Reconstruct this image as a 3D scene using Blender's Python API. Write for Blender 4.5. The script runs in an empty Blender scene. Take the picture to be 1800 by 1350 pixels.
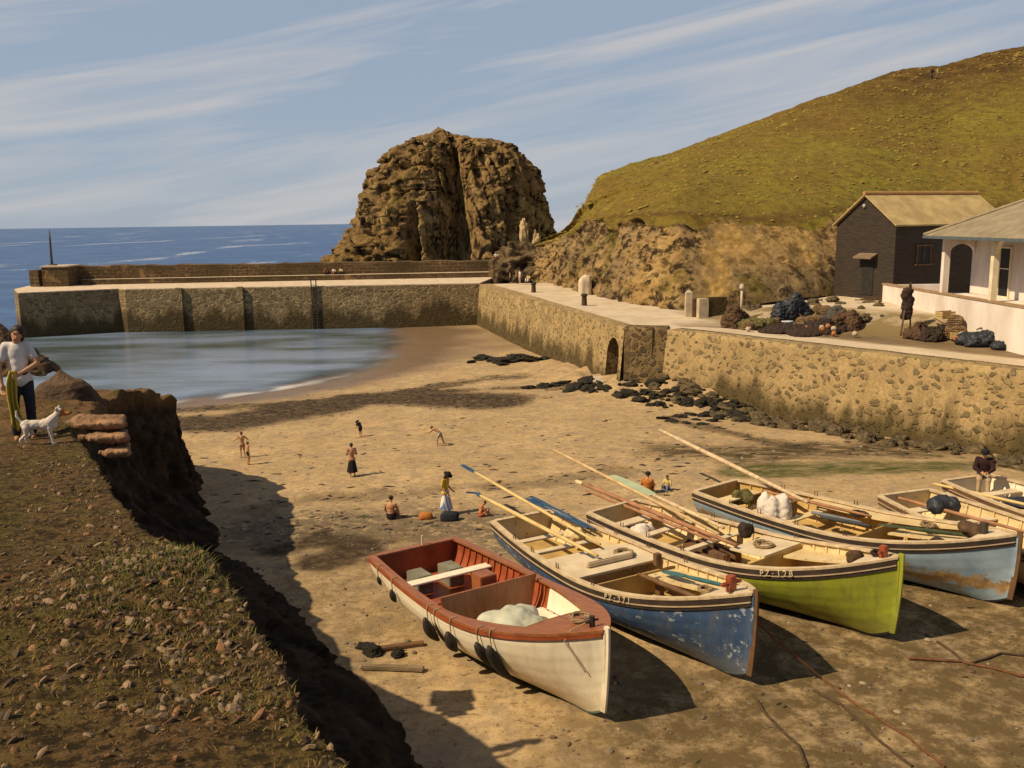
import bpy, bmesh, math, random
import numpy as np
from mathutils import Vector, Matrix, Euler

R = math.radians
random.seed(7)
rng = np.random.default_rng(11)
scene = bpy.context.scene
COL = scene.collection

# ------------------------------------------------------------------ camera
CAMZ, F, W, H = 12.0, 1600.0, 1800.0, 1350.0
PITCH, ROLL = R(10.13), R(-0.8)
cam_d = bpy.data.cameras.new("camera")
cam_d.sensor_width = 36
cam_d.lens = 36 * F / W
cam_d.clip_start, cam_d.clip_end = 0.1, 60000
cam = bpy.data.objects.new("camera", cam_d)
COL.objects.link(cam)
CM = Matrix.Translation((0, 0, CAMZ)) @ Matrix.Rotation(R(90) - PITCH, 4, 'X') @ Matrix.Rotation(ROLL, 4, 'Z')
cam.matrix_world = CM
scene.camera = cam
CR = np.array(CM.to_3x3())


def ray(px, py):
    return CR @ np.array([(px - W / 2) / F, -(py - H / 2) / F, -1.0])


def at(px, py, z=None, Y=None):
    d = ray(px, py)
    k = (z - CAMZ) / d[2] if Y is None else Y / d[1]
    return np.array([d[0] * k, d[1] * k, CAMZ + d[2] * k])


def proj(p):
    q = CR.T @ (np.asarray(p, float) - np.array([0, 0, CAMZ]))
    return W / 2 - F * q[0] / q[2], H / 2 + F * q[1] / q[2]


# ------------------------------------------------------------------ noise
def _hash(i, j, k, s):
    h = (i * 374761393 + j * 668265263 + k * 2147483647 + s * 1274126177) & 0xFFFFFFFF
    h = ((h ^ (h >> 13)) * 1274126177) & 0xFFFFFFFF
    h = (h ^ (h >> 16)) & 0xFFFFFF
    return h / float(0xFFFFFF)


def vnoise(P, s=0):
    P = np.asarray(P, float)
    f = np.floor(P)
    i, j, k = [f[..., a].astype(np.int64) for a in range(3)]
    u, v, w = [(P - f)[..., a] for a in range(3)]
    u, v, w = [a * a * (3 - 2 * a) for a in (u, v, w)]
    r = 0
    for di in (0, 1):
        for dj in (0, 1):
            for dk in (0, 1):
                r = r + _hash(i + di, j + dj, k + dk, s) * (u if di else 1 - u) * (v if dj else 1 - v) * (w if dk else 1 - w)
    return r * 2 - 1


def fbm(P, o=4, s=0, ridged=False, gain=.5):
    P = np.asarray(P, float)
    a, r, t = 1.0, 0, 0
    for n in range(o):
        q = vnoise(P * 2.03 ** n + 17.3 * n, s + n)
        r = r + a * ((1 - 2 * np.abs(q)) if ridged else q)
        t += a
        a *= gain
    return r / t


def sstep(a, b, x):
    t = np.clip((np.asarray(x, float) - a) / (b - a), 0, 1)
    return t * t * (3 - 2 * t)


def seg_dist(X, Y, pts):
    """distance to a polyline, and sign (+ to the right of its direction)"""
    best = np.full(np.shape(X), 1e9)
    sg = np.zeros(np.shape(X))
    for (a, b) in zip(pts[:-1], pts[1:]):
        ax, ay, bx, by = a[0], a[1], b[0], b[1]
        dx, dy = bx - ax, by - ay
        t = np.clip(((X - ax) * dx + (Y - ay) * dy) / (dx * dx + dy * dy), 0, 1)
        d = np.hypot(X - ax - t * dx, Y - ay - t * dy)
        c = (X - ax) * dy - (Y - ay) * dx
        m = d < best
        best = np.where(m, d, best)
        sg = np.where(m, np.sign(c), sg)
    return best, sg


# ------------------------------------------------------------------ mesh helpers
def link(name, me, mats=None, parent=None, smooth=False):
    o = bpy.data.objects.new(name, me)
    COL.objects.link(o)
    if mats is not None:
        for m in (mats if isinstance(mats, (list, tuple)) else [mats]):
            me.materials.append(m)
    if parent is not None:
        o.parent = parent
    if smooth:
        me.polygons.foreach_set('use_smooth', np.ones(len(me.polygons), bool))
    return o


def mesh_np(name, V, Fq):
    me = bpy.data.meshes.new(name)
    me.from_pydata([tuple(v) for v in V] if not isinstance(V, list) else V, [], Fq if isinstance(Fq, list) else Fq.tolist())
    me.update()
    return me


def grid_faces(nr, nc, wrap=False):
    i = np.arange(nr - 1)[:, None]
    j = np.arange(nc if wrap else nc - 1)[None, :]
    j2 = (j + 1) % nc
    return np.stack([i * nc + j, i * nc + j2, (i + 1) * nc + j2, (i + 1) * nc + j], -1).reshape(-1, 4)


def grid_obj(name, P, mats, parent=None, wrap=False, flip=False, attrs=None, smooth=True):
    nr, nc = P.shape[:2]
    fq = grid_faces(nr, nc, wrap)
    if flip:
        fq = fq[:, ::-1]
    me = bpy.data.meshes.new(name)
    n = nr * nc
    me.vertices.add(n)
    me.vertices.foreach_set('co', P.reshape(-1).astype(np.float32))
    me.loops.add(fq.size)
    me.loops.foreach_set('vertex_index', fq.reshape(-1).astype(np.int32))
    me.polygons.add(len(fq))
    me.polygons.foreach_set('loop_start', np.arange(0, fq.size, 4, dtype=np.int32))
    me.update(calc_edges=True)
    me.validate()
    for k, a in (attrs or {}).items():
        at_ = me.attributes.new(k, 'FLOAT', 'POINT')
        at_.data.foreach_set('value', a.reshape(-1).astype(np.float32))
    return link(name, me, mats, parent, smooth)


class MB:
    """collects shapes for ONE mesh"""
    def __init__(s):
        s.v, s.f, s.m = [], [], []

    def add(s, V, Fc, mi=0, T=None):
        b = len(s.v)
        if T is not None:
            V = [T @ Vector(v) for v in V]
        s.v += [tuple(v) for v in V]
        s.f += [[b + i for i in f] for f in Fc]
        s.m += [mi] * len(Fc)
        return s

    def box(s, c, d, mi=0, T=None, rz=0, rot=None):
        x, y, z = [a / 2 for a in d]
        Q = Matrix.Translation(c) @ (rot.to_matrix().to_4x4() if rot is not None else Matrix.Rotation(rz, 4, 'Z'))
        V = [Q @ Vector((a * x, b * y, e * z)) for a in (-1, 1) for b in (-1, 1) for e in (-1, 1)]
        return s.add(V, [[0, 1, 3, 2], [4, 6, 7, 5], [0, 4, 5, 1], [2, 3, 7, 6], [0, 2, 6, 4], [1, 5, 7, 3]], mi, T)

    def tube(s, pts, rad, n=8, mi=0, T=None, cap=True, flat=1.0):
        pts = [Vector(p) for p in pts]
        if not hasattr(rad, '__len__'):
            rad = [rad] * len(pts)
        V, Fc = [], []
        prev = None
        for i, p in enumerate(pts):
            d = (pts[min(i + 1, len(pts) - 1)] - pts[max(i - 1, 0)]).normalized()
            if prev is None:
                u = d.orthogonal().normalized() if abs(d.z) > .9 else Vector((0, 0, 1)).cross(d).normalized()
            else:
                u = (prev - d * prev.dot(d)).normalized()
            prev = u
            w = d.cross(u)
            for k in range(n):
                a = 2 * math.pi * k / n
                V.append(p + (u * math.cos(a) + w * math.sin(a) * flat) * rad[i])
        for i in range(len(pts) - 1):
            for k in range(n):
                Fc.append([i * n + k, i * n + (k + 1) % n, (i + 1) * n + (k + 1) % n, (i + 1) * n + k])
        if cap:
            Fc.append(list(range(n))[::-1])
            Fc.append([(len(pts) - 1) * n + k for k in range(n)])
        return s.add(V, Fc, mi, T)

    def ball(s, c, r, n=10, mi=0, T=None, rot=None):
        r = (r, r, r) if not hasattr(r, '__len__') else r
        Q = Matrix.Translation(c) @ (rot.to_matrix().to_4x4() if rot is not None else Matrix())
        m = n // 2 + 1
        V = [Q @ Vector((0, 0, -r[2]))]
        for i in range(1, m):
            a = -math.pi / 2 + math.pi * i / m
            for k in range(n):
                b = 2 * math.pi * k / n
                V.append(Q @ Vector((r[0] * math.cos(a) * math.cos(b), r[1] * math.cos(a) * math.sin(b), r[2] * math.sin(a))))
        V.append(Q @ Vector((0, 0, r[2])))
        Fc = []
        for k in range(n):
            Fc.append([0, 1 + (k + 1) % n, 1 + k])
            Fc.append([len(V) - 1, len(V) - 1 - n + k, len(V) - 1 - n + (k + 1) % n])
        for i in range(m - 2):
            for k in range(n):
                a, b = 1 + i * n, 1 + (i + 1) * n
                Fc.append([a + k, a + (k + 1) % n, b + (k + 1) % n, b + k])
        return s.add(V, Fc, mi, T)

    def cap(s, a, b, ra, rb, n=10):
        """tapered capsule"""
        a, b = Vector(a), Vector(b)
        d = b - a
        if d.length > 1e-5:
            k = 5
            s.tube([a + d * i / k for i in range(k + 1)], [ra + (rb - ra) * i / k for i in range(k + 1)], n)
        s.ball(a, ra, n)
        s.ball(b, rb, n)
        return s

    def lathe(s, prof, n=16, mi=0, T=None, c=(0, 0, 0), cap=True):
        V, Fc = [], []
        for (r, z) in prof:
            for k in range(n):
                a = 2 * math.pi * k / n
                V.append(Vector((c[0] + r * math.cos(a), c[1] + r * math.sin(a), c[2] + z)))
        for i in range(len(prof) - 1):
            for k in range(n):
                Fc.append([i * n + k, i * n + (k + 1) % n, (i + 1) * n + (k + 1) % n, (i + 1) * n + k])
        if cap:
            Fc.append(list(range(n))[::-1])
            Fc.append([(len(prof) - 1) * n + k for k in range(n)])
        return s.add(V, Fc, mi, T)

    def prism(s, poly, z0, z1, mi=0, T=None):
        n = len(poly)
        V = [(p[0], p[1], z0) for p in poly] + [(p[0], p[1], z1) for p in poly]
        Fc = [list(range(n))[::-1], list(range(n, 2 * n))] + [[i, (i + 1) % n, n + (i + 1) % n, n + i] for i in range(n)]
        return s.add(V, Fc, mi, T)

    def mesh(s, name):
        me = bpy.data.meshes.new(name)
        me.from_pydata(s.v, [], s.f)
        me.polygons.foreach_set('material_index', s.m)
        me.update()
        return me

    def build(s, name, mats, parent=None, smooth=False, bevel=0, fix=True):
        me = s.mesh(name)
        if fix or bevel:
            bm = bmesh.new()
            bm.from_mesh(me)
            bmesh.ops.recalc_face_normals(bm, faces=bm.faces)
            if bevel:
                bmesh.ops.bevel(bm, geom=[e for e in bm.edges if e.calc_face_angle(0) > .5], offset=bevel, segments=2, affect='EDGES', clamp_overlap=True)
            bm.to_mesh(me)
            bm.free()
        return link(name, me, mats, parent, smooth)

    def remesh(s, name, mats, parent=None, voxel=.02, sm=2, disp=None):
        """fuse the overlapping shapes into one continuous skin"""
        me = s.mesh(name)
        o = bpy.data.objects.new(name + '_tmp', me)
        COL.objects.link(o)
        m = o.modifiers.new('r', 'REMESH')
        m.mode = 'VOXEL'
        m.voxel_size = voxel
        if sm:
            k = o.modifiers.new('s', 'SMOOTH')
            k.iterations = sm
            k.factor = .5
        dg = bpy.context.evaluated_depsgraph_get()
        new = bpy.data.meshes.new_from_object(o.evaluated_get(dg))
        new.name = name
        bpy.data.objects.remove(o)
        bpy.data.meshes.remove(me)
        if disp is not None:
            n = len(new.vertices)
            P = np.empty(n * 3, np.float32)
            new.vertices.foreach_get('co', P)
            Nn = np.empty(n * 3, np.float32)
            new.vertex_normals.foreach_get('vector', Nn)
            P = P.reshape(-1, 3).astype(float)
            P = P + Nn.reshape(-1, 3) * disp(P)[:, None]
            new.vertices.foreach_set('co', P.reshape(-1).astype(np.float32))
            new.update()
        return link(name, new, mats, parent, True)


def empty(name, loc=(0, 0, 0), rz=0, label=None, cat=None, group=None):
    o = bpy.data.objects.new(name, None)
    COL.objects.link(o)
    o.empty_display_size = .2
    o.location = loc
    o.rotation_euler = (0, 0, rz)
    return tag(o, label, cat, group)


def tag(o, label=None, cat=None, group=None, kind=None):
    if label: o['label'] = label
    if cat: o['category'] = cat
    if group: o['group'] = group
    if kind: o['kind'] = kind
    return o


def copy_tree(o, parent=None):
    c = o.copy()
    COL.objects.link(c)
    if parent is not None:
        c.parent = parent
    for ch in list(o.children):
        copy_tree(ch, c)
    return c


# ------------------------------------------------------------------ materials
class NT:
    def __init__(s, name):
        s.m = bpy.data.materials.new(name)
        s.m.use_nodes = True
        s.t = s.m.node_tree
        s.p = s.t.nodes['Principled BSDF']
        s.out = s.t.nodes['Material Output']
        s.co = s.t.nodes.new('ShaderNodeTexCoord').outputs['Object']

    def n(s, typ, **kw):
        nd = s.t.nodes.new('ShaderNode' + typ)
        ins = kw.pop('i', {})
        for k, v in kw.items():
            setattr(nd, k, v)
        for k, v in ins.items():
            s.set(nd.inputs[k], v)
        return nd

    def set(s, sock, v):
        if isinstance(v, bpy.types.NodeSocket):
            s.t.links.new(v, sock)
        else:
            if hasattr(v, '__len__') and len(v) == 3 and sock.type == 'RGBA':
                v = (*v, 1)
            sock.default_value = v

    def noise(s, scale, detail=6, rough=.6, stretch=None, dist=0, co=None):
        co = co or s.co
        if stretch is not None:
            mp = s.n('Mapping', i={'Vector': co, 'Scale': stretch})
            co = mp.outputs[0]
        return s.n('TexNoise', i={'Vector': co, 'Scale': scale, 'Detail': detail, 'Roughness': rough, 'Distortion': dist}).outputs[0]

    def vor(s, scale, feature='F1', stretch=None, rnd=1.0, out=0, co=None):
        co = co or s.co
        if stretch is not None:
            co = s.n('Mapping', i={'Vector': co, 'Scale': stretch}).outputs[0]
        nd = s.n('TexVoronoi', feature=feature, i={'Vector': co, 'Scale': scale, 'Randomness': rnd})
        return nd.outputs[out]

    def ramp(s, fac, stops, interp='LINEAR'):
        nd = s.n('ValToRGB')
        nd.color_ramp.interpolation = interp
        e = nd.color_ramp.elements
        while len(e) < len(stops):
            e.new(.5)
        for k, (p, c) in zip(e, stops):
            k.position = p
            k.color = (*c, 1) if hasattr(c, '__len__') else (c, c, c, 1)
        s.set(nd.inputs[0], fac)
        return nd.outputs[0]

    def mix(s, fac, a, b, mode='MIX'):
        nd = s.n('Mix', data_type='RGBA', blend_type=mode)
        s.set(nd.inputs[0], fac)
        s.set(nd.inputs[6], a)
        s.set(nd.inputs[7], b)
        return nd.outputs[2]

    def math(s, op, a, b=0.0, clamp=False):
        nd = s.n('Math', operation=op, use_clamp=clamp)
        s.set(nd.inputs[0], a)
        s.set(nd.inputs[1], b)
        return nd.outputs[0]

    def mrange(s, v, a, b, c=0, d=1):
        nd = s.n('MapRange', i={'Value': v, 'From Min': a, 'From Max': b, 'To Min': c, 'To Max': d})
        return nd.outputs[0]

    def attr(s, name):
        return s.n('Attribute', attribute_name=name).outputs['Fac']

    def sep(s, axis, co=None):
        nd = s.n('SeparateXYZ', i={'Vector': co or s.co})
        return nd.outputs[axis]

    def bump(s, h, strength=.5, dist=.05, prev=None):
        nd = s.n('Bump', i={'Height': h, 'Strength': strength, 'Distance': dist})
        if prev is not None:
            s.set(nd.inputs['Normal'], prev)
        return nd.outputs[0]

    def done(s, col=None, rough=.85, normal=None, spec=.25, metal=0):
        if col is not None: s.set(s.p.inputs['Base Color'], col)
        s.set(s.p.inputs['Roughness'], rough)
        s.set(s.p.inputs['Specular IOR Level'], spec)
        s.set(s.p.inputs['Metallic'], metal)
        if normal is not None: s.set(s.p.inputs['Normal'], normal)
        return s.m


_mats = {}


def mat(name, c1, c2=None, scale=4, rough=.8, bump=.3, bscale=None, dist=.02, spec=.25, stretch=None, lo=.35, hi=.65, wear=None, wscale=6, wlo=.6, metal=0):
    if name in _mats:
        return _mats[name]
    k = NT(name)
    c2 = c2 or tuple(x * .65 for x in c1)
    n1 = k.noise(scale, 7, .62, stretch)
    col = k.ramp(n1, [(lo, c2), (hi, c1)])
    if wear is not None:
        n2 = k.noise(wscale, 8, .7)
        col = k.mix(k.ramp(n2, [(wlo, 0.0), (wlo + .06, 1.0)]), col, wear)
    n3 = k.noise(bscale or scale * 4, 5, .6, stretch)
    _mats[name] = k.done(col, rough, k.bump(n3, bump, dist), spec, metal)
    return _mats[name]
# ------------------------------------------------------------------ beach
SHORE = [(-70, 55), (-40, 57.5), (-24, 61), (-17.4, 65), (-12.6, 71.5), (-10.4, 79), (-10.2, 90), (-12, 102), (-13, 130), (-13, 160)]
WALL = [(-3.6, 106.0), (7.5, 60.0), (10.2, 59.2), (23.4, 41.6), (42, 17)]
QZ = 4.9


def beach_h(X, Y, detail=True):
    X, Y = np.asarray(X, float), np.asarray(Y, float)
    d, s = seg_dist(X, Y, SHORE)
    s = d * s
    z = np.where(s > 0, .036 * s - .018 * np.minimum(s, 9) * sstep(74, 84, Y), .055 * s)
    z = np.minimum(z, 1.55 + .25 * sstep(36, 60, s))
    z = np.maximum(z, -4)
    dw, sw = seg_dist(X, Y, WALL)
    tal = sstep(80, 62, Y) * np.exp(-(dw / 2.8) ** 2)
    P = np.stack([X, Y, 0 * X], -1)
    z = z + .55 * tal * sstep(50, 58, Y) * (1 + .6 * vnoise(P * .9, 5))
    z = z - .75 * np.exp(-(dw / 5.5) ** 2) * sstep(57, 51, Y) * sstep(24, 34, Y)
    if detail:
        near = sstep(60, 20, Y)
        z = z + .05 * fbm(P * .55, 3, 3) + near * .035 * fbm(P * 2.1, 4, 9)
        z = z + near * .05 * np.maximum(0, fbm(P * 1.3, 3, 21)) * sstep(34, 27, Y)
    return z


def gz(x, y):
    return float(beach_h(np.array([x]), np.array([y]))[0])


def ground(px, py, off=0):
    """point of the sand seen at this pixel"""
    z = 1.2
    for _ in range(12):
        p = at(px, py, z=z)
        z = .5 * z + .5 * gz(p[0], p[1])
    return np.array([p[0], p[1], gz(p[0], p[1]) + off])


def graded(a, b, d0, d1):
    out, y = [], a
    while y < b:
        out.append(y)
        y += d0 + (d1 - d0) * (y - a) / (b - a)
    return np.array(out + [b])


ys = graded(3, 132, .11, .8)
xs = np.concatenate([-graded(0, 62, .14, .75)[::-1][:-1], graded(0, 50, .14, .5)])
BX, BY = np.meshgrid(xs, ys)
BZ = beach_h(BX, BY)
P2 = np.stack([BX, BY, 0 * BX], -1)


def band(pix, width, soft=.6, seed=0, amp=.8, fr=.5):
    pl = [ground(*p)[:2] for p in pix]
    d, _ = seg_dist(BX, BY, pl)
    d = d + amp * fbm(P2 * fr, 4, seed) + .5 * amp * fbm(P2 * fr * 4, 3, seed + 50)
    return sstep(width, width * (1 - soft), d)


wr = band([(290, 748), (400, 742), (520, 722), (640, 702), (740, 697), (850, 705)], 3.9, .55, 3, 1.1, .35)
wr5 = band([(300, 722), (420, 716), (560, 706), (700, 690), (840, 668), (900, 662)], 1.8, .9, 33, 1.4, .7) * .8
wr6 = band([(420, 900), (560, 880), (700, 870), (900, 850), (1100, 830)], 1.0, .9, 35, 1.5, .5) * .45
wr2 = band([(700, 690), (800, 686), (930, 682), (1010, 678)], .9, .8, 7, .9) * .75
wr3 = band([(500, 965), (560, 950), (640, 960), (560, 985)], 1.2, .7, 13, 1.0, .9)
wr4 = band([(1180, 735), (1300, 765), (1400, 790)], 1.0, .8, 15, .9) * .7
spots = sstep(.34, .5, fbm(P2 * np.array([.9, 1.5, 1]), 4, 31)) * .55
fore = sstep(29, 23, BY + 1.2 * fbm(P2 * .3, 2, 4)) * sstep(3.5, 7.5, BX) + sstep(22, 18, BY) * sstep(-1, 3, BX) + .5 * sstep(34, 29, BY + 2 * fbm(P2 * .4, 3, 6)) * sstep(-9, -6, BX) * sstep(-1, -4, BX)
green = band([(1300, 832), (1400, 826), (1520, 822), (1650, 822), (1800, 815)], 1.5, .7, 17, .7, .5)
dark = band([(1190, 795), (1300, 800), (1400, 790), (1520, 790), (1660, 780), (1800, 770)], 3.0, .8, 19, 1.3, .5)
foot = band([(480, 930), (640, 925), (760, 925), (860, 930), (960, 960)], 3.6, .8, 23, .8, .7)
WR = np.clip(wr + wr5 + wr6 + wr2 + wr3 + wr4 + .35 * spots * sstep(90, 60, BY), 0, 1)
dS, sS = seg_dist(BX, BY, SHORE)
wet = sstep(6.5, 1.5, dS * sS * (1 - .55 * sstep(70, 82, BY)) + 1.8 * fbm(P2 * .22, 3, 41))

# sand
k = NT('beach_sand')
n1, n2, n3 = k.noise(.35, 6, .6), k.noise(3.2, 8, .7), k.noise(28, 4, .6)
c = k.ramp(n1, [(.3, (.36, .25, .125)), (.7, (.49, .35, .185))])
c = k.mix(k.mrange(n2, .45, .66, 0, .7), c, (.235, .15, .068))
c = k.mix(k.ramp(k.noise(1.0, 9, .75), [(.46, 0.0), (.60, .75)]), c, (.26, .195, .125))
c = k.mix(k.ramp(k.noise(2.2, 9, .8, (.7, 1.5, 1)), [(.57, 0.0), (.64, .75)]), c, (.13, .085, .045))
c = k.mix(k.ramp(k.noise(7, 7, .75), [(.56, 0.0), (.64, .8)]), c, (.10, .065, .03))
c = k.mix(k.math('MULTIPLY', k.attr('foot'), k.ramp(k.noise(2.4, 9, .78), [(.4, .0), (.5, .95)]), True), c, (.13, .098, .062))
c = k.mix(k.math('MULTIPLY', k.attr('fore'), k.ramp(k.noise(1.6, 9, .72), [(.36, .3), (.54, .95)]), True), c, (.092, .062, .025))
c = k.mix(k.attr('wet'), c, (.185, .125, .075))
wm = k.math('MULTIPLY', k.attr('wrack'), k.ramp(k.noise(2.6, 9, .78), [(.3, .5), (.55, 1.0)]), True)
c = k.mix(wm, c, (.035, .02, .010))
dm = k.math('MULTIPLY', k.attr('dark'), k.ramp(k.noise(1.4, 8, .75, (.6, 1.6, 1)), [(.36, .1), (.54, 1.0)]), True)
c = k.mix(dm, c, (.055, .038, .016))
gm = k.math('MULTIPLY', k.attr('green'), k.ramp(k.noise(1.8, 8, .75, (.5, 1.6, 1)), [(.3, .25), (.6, 1.0)]), True)
c = k.mix(gm, c, (.045, .052, .008))
ro = k.mix(k.attr('wet'), (.95, .95, .95), (.22, .22, .22))
b1 = k.bump(n2, .55, .07)
b2 = k.bump(n3, .35, .012, b1)
k.set(k.p.inputs['Roughness'], ro)
sand_m = k.done(c, ro, b2, .2)
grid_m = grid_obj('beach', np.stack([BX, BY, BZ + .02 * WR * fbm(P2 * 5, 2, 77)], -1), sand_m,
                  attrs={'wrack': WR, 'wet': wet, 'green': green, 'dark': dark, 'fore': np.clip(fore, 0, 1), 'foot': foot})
tag(grid_m, kind='structure')

# ------------------------------------------------------------------ sea
sy = np.concatenate([np.arange(40, 132, .8), np.geomspace(133, 26000, 90)])
sx_in = np.arange(-66, 6, .8)
sx = np.concatenate([-np.geomspace(67, 30000, 60)[::-1], sx_in, np.geomspace(7, 30000, 50)])
SX, SY = np.meshgrid(sx, sy)
dpt = -beach_h(SX, SY, False)
d0, s0 = seg_dist(SX, SY, SHORE)
inside = sstep(-70, -46, SX) * sstep(112, 100, SY)
S3 = np.stack([SX, SY, 0 * SX], -1)
foam = sstep(.9, .2, np.abs(d0 * s0 + .35 + .35 * fbm(S3 * .35, 3, 8))) * sstep(.35, -.1, dpt) * .0
edge = sstep(1.1, .15, np.abs(-d0 * s0 - .45 + .5 * fbm(S3 * .3, 3, 8) + .5 * fbm(S3 * 1.1, 3, 9))) * sstep(-.45, .1, fbm(S3 * .5, 3, 18)) * inside * sstep(96, 84, SY) * sstep(-9, -15, SX)
k = NT('sea_water')
shal = k.attr('inside')
w1 = k.noise(.035, 8, .62, (1, 2.4, 1))
w2 = k.noise(.5, 6, .65, (1, 1.8, 1))
deep = k.ramp(w1, [(.35, (.022, .066, .19)), (.68, (.062, .135, .31))])
caps = k.ramp(k.noise(.020, 10, .74, (1.5, .30, 1), .6), [(.575, 0.0), (.61, 1.0)])
deep = k.mix(k.math('MULTIPLY', caps, k.ramp(w2, [(.42, .15), (.6, 1.0)])), deep, (.55, .58, .62))
cove = k.ramp(k.noise(.10, 4, .5, (.6, 1.6, 1)), [(.38, (.075, .105, .105)), (.60, (.23, .30, .44))])
c = k.mix(shal, deep, cove)
c = k.mix(k.attr('foam'), c, (.72, .66, .60))
rg = k.mix(shal, (.42, .42, .42), (.07, .07, .07))
bh = k.bump(w2, 1.0, .5)
bh2 = k.bump(k.noise(1.5, 6, .65, (.6, 1.6, 1)), .6, .05)
nm = k.n('Mix', data_type='VECTOR', i={0: shal, 4: bh, 5: bh2}).outputs[1]
k.done(c, rg, nm, .35)
tr = k.n('BsdfTransparent')
mx = k.n('MixShader')
k.set(mx.inputs[0], k.attr('alpha'))
k.set(mx.inputs[1], tr.outputs[0])
k.set(mx.inputs[2], k.p.outputs[0])
k.set(k.out.inputs['Surface'], mx.outputs[0])
alpha = np.clip(sstep(-.04, .24, dpt + .10 * fbm(S3 * .45, 4, 27)) * .96 + .0 + edge * .6, 0, 1)
sea = grid_obj('sea', S3, k.m, attrs={'inside': inside, 'foam': edge, 'alpha': alpha})
tag(sea, kind='structure')

# ------------------------------------------------------------------ foreground headland
E = np.array([(14, -14, 10.3), (5, -4, 10.25), (1.5, .6, 10.2)] +
             [tuple(at(px, py, z=z)) for (px, py, z) in ((715, 1480, 10.12), (535, 1260, 9.98), (492, 1160, 9.88), (418, 1062, 9.76), (340, 985, 9.62), (245, 928, 9.42),
                                                         (188, 850, 9.2), (150, 792, 8.95), (105, 752, 8.6))] +
             [(-9.0, 17.0, 7.9), (-10.3, 20, 7.3), (-11.4, 23.5, 7.0), (-12.3, 26.5, 6.7), (-12.9, 29.5, 6.5), (-13.3, 33, 5.8), (-13.9, 37, 4.9), (-16.5, 40.5, 3.6), (-22, 45, 2.0), (-30, 52, .4)], float)
Bs = np.array([(16, -8), (8, -1), (6, 3)] +
              [tuple(ground(px, py)[:2]) for (px, py) in ((960, 1480), (760, 1310), (695, 1230), (625, 1145), (560, 1075), (505, 1015), (470, 985), (440, 968), (412, 955),
                                                          (396, 945), (388, 925), (381, 907), (374, 890), (368, 873), (361, 856), (345, 838))] + [(-15.4, 41.6), (-21, 47), (-30, 55)], float)  # foot pushed out so dark rock covers the sand in the cliff's shadow
assert len(Bs) == len(E)
nE = 260
tt = np.linspace(0, len(E) - 1, nE)
# denser where close to the lens
Es = np.stack([np.interp(tt, np.arange(len(E)), E[:, a]) for a in range(3)], 1)
Bb = np.stack([np.interp(tt, np.arange(len(E)), Bs[:, a]) for a in range(2)], 1)
Bz = beach_h(Bb[:, 0], Bb[:, 1]) - .35
rows = []
inl = np.concatenate([np.geomspace(30, .35, 80), [.16, .05]])
slope = .03 + .06 * sstep(10, 30, Es[:, 1])
for d in inl:
    rows.append(np.stack([Es[:, 0] - d * .86, Es[:, 1] - d * .5 * sstep(-2, 6, Es[:, 1]), Es[:, 2] + slope * d * np.exp(-d / 12)], 1))
ncl = 60
for i in range(ncl + 1):
    v = i / ncl
    hv = v ** 1.5           # falls steeply first, then runs out
    x = Es[:, 0] + (Bb[:, 0] - Es[:, 0]) * hv
    y = Es[:, 1] + (Bb[:, 1] - Es[:, 1]) * hv
    z = Es[:, 2] + (Bz - Es[:, 2]) * (1 - (1 - v) ** 1.08)
    rows.append(np.stack([x, y, z], 1))
Pm = np.stack(rows)
nr = len(inl)
cl = np.concatenate([np.zeros(nr), sstep(0, .12, np.linspace(0, 1, ncl + 1))])[:, None] * np.ones((1, nE))
far = sstep(10, 17, Pm[..., 1])
nrm = np.stack([np.ones(nE) * .86, np.ones(nE) * -.3, np.ones(nE) * .3], 1)[None]
cl2 = cl * np.concatenate([np.zeros(nr), sstep(.03, .3, np.linspace(0, 1, ncl + 1))])[:, None]
disp = cl2 * (.25 + .75 * sstep(4, 9, Pm[..., 1])) * ((.55 + .35 * far) * fbm(Pm * np.array([.55, .55, .35]), 4, 3) + .22 * fbm(Pm * 2.2, 4, 5, True))
edgeamp = np.exp(-((np.arange(len(Pm)) - nr) / 9.0) ** 2)[:, None] * sstep(2.2, 4, Pm[..., 1])
Pm = Pm + nrm * disp[..., None] + nrm * (edgeamp * (.11 + .40 * far) * fbm(Pm * 1.9, 5, 12, False, .65))[..., None]
top = 1 - cl
Pm[..., 2] += top * (.05 * fbm(Pm * .8, 3, 20) + .028 * fbm(Pm * 4.5, 3, 24)) + top * far * .32 * fbm(Pm * .6, 3, 28, True)
Pm[..., 2] += top * .16 * np.exp(-((Pm[..., 0] + 2.35) ** 2 + (Pm[..., 1] - 5.7) ** 2) / .8)
k = NT('headland_turf')
t1, t2, t3 = k.noise(.9, 5, .6), k.noise(9, 8, .72), k.noise(34, 5, .7)
g = k.ramp(t1, [(.36, (.170, .098, .044)), (.52, (.155, .100, .036)), (.68, (.125, .098, .026))])
g = k.mix(k.ramp(t2, [(.43, .92), (.53, 0.0)]), g, (.030, .020, .009))
g = k.mix(k.ramp(k.noise(22, 6, .75), [(.40, .9), (.49, 0.0)]), g, (.035, .024, .010))
g = k.mix(k.ramp(t3, [(.58, 0.0), (.66, .8)]), g, (.27, .17, .09))
rk = k.ramp(k.noise(.8, 9, .7, (1, 1, 2.2)), [(.38, (.012, .008, .005)), (.55, (.034, .022, .013)), (.72, (.085, .052, .03))])  # near-black: the deep shade of the cliff is put into its rock colour
g = k.mix(k.math('MULTIPLY', k.attr('far'), k.ramp(t1, [(.40, 1.0), (.60, .15)])), g, k.ramp(k.noise(1.6, 8, .7), [(.35, (.06, .035, .018)), (.55, (.20, .115, .055)), (.7, (.34, .20, .10))]))
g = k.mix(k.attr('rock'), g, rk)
bb = k.bump(t2, 1.0, .09)
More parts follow.
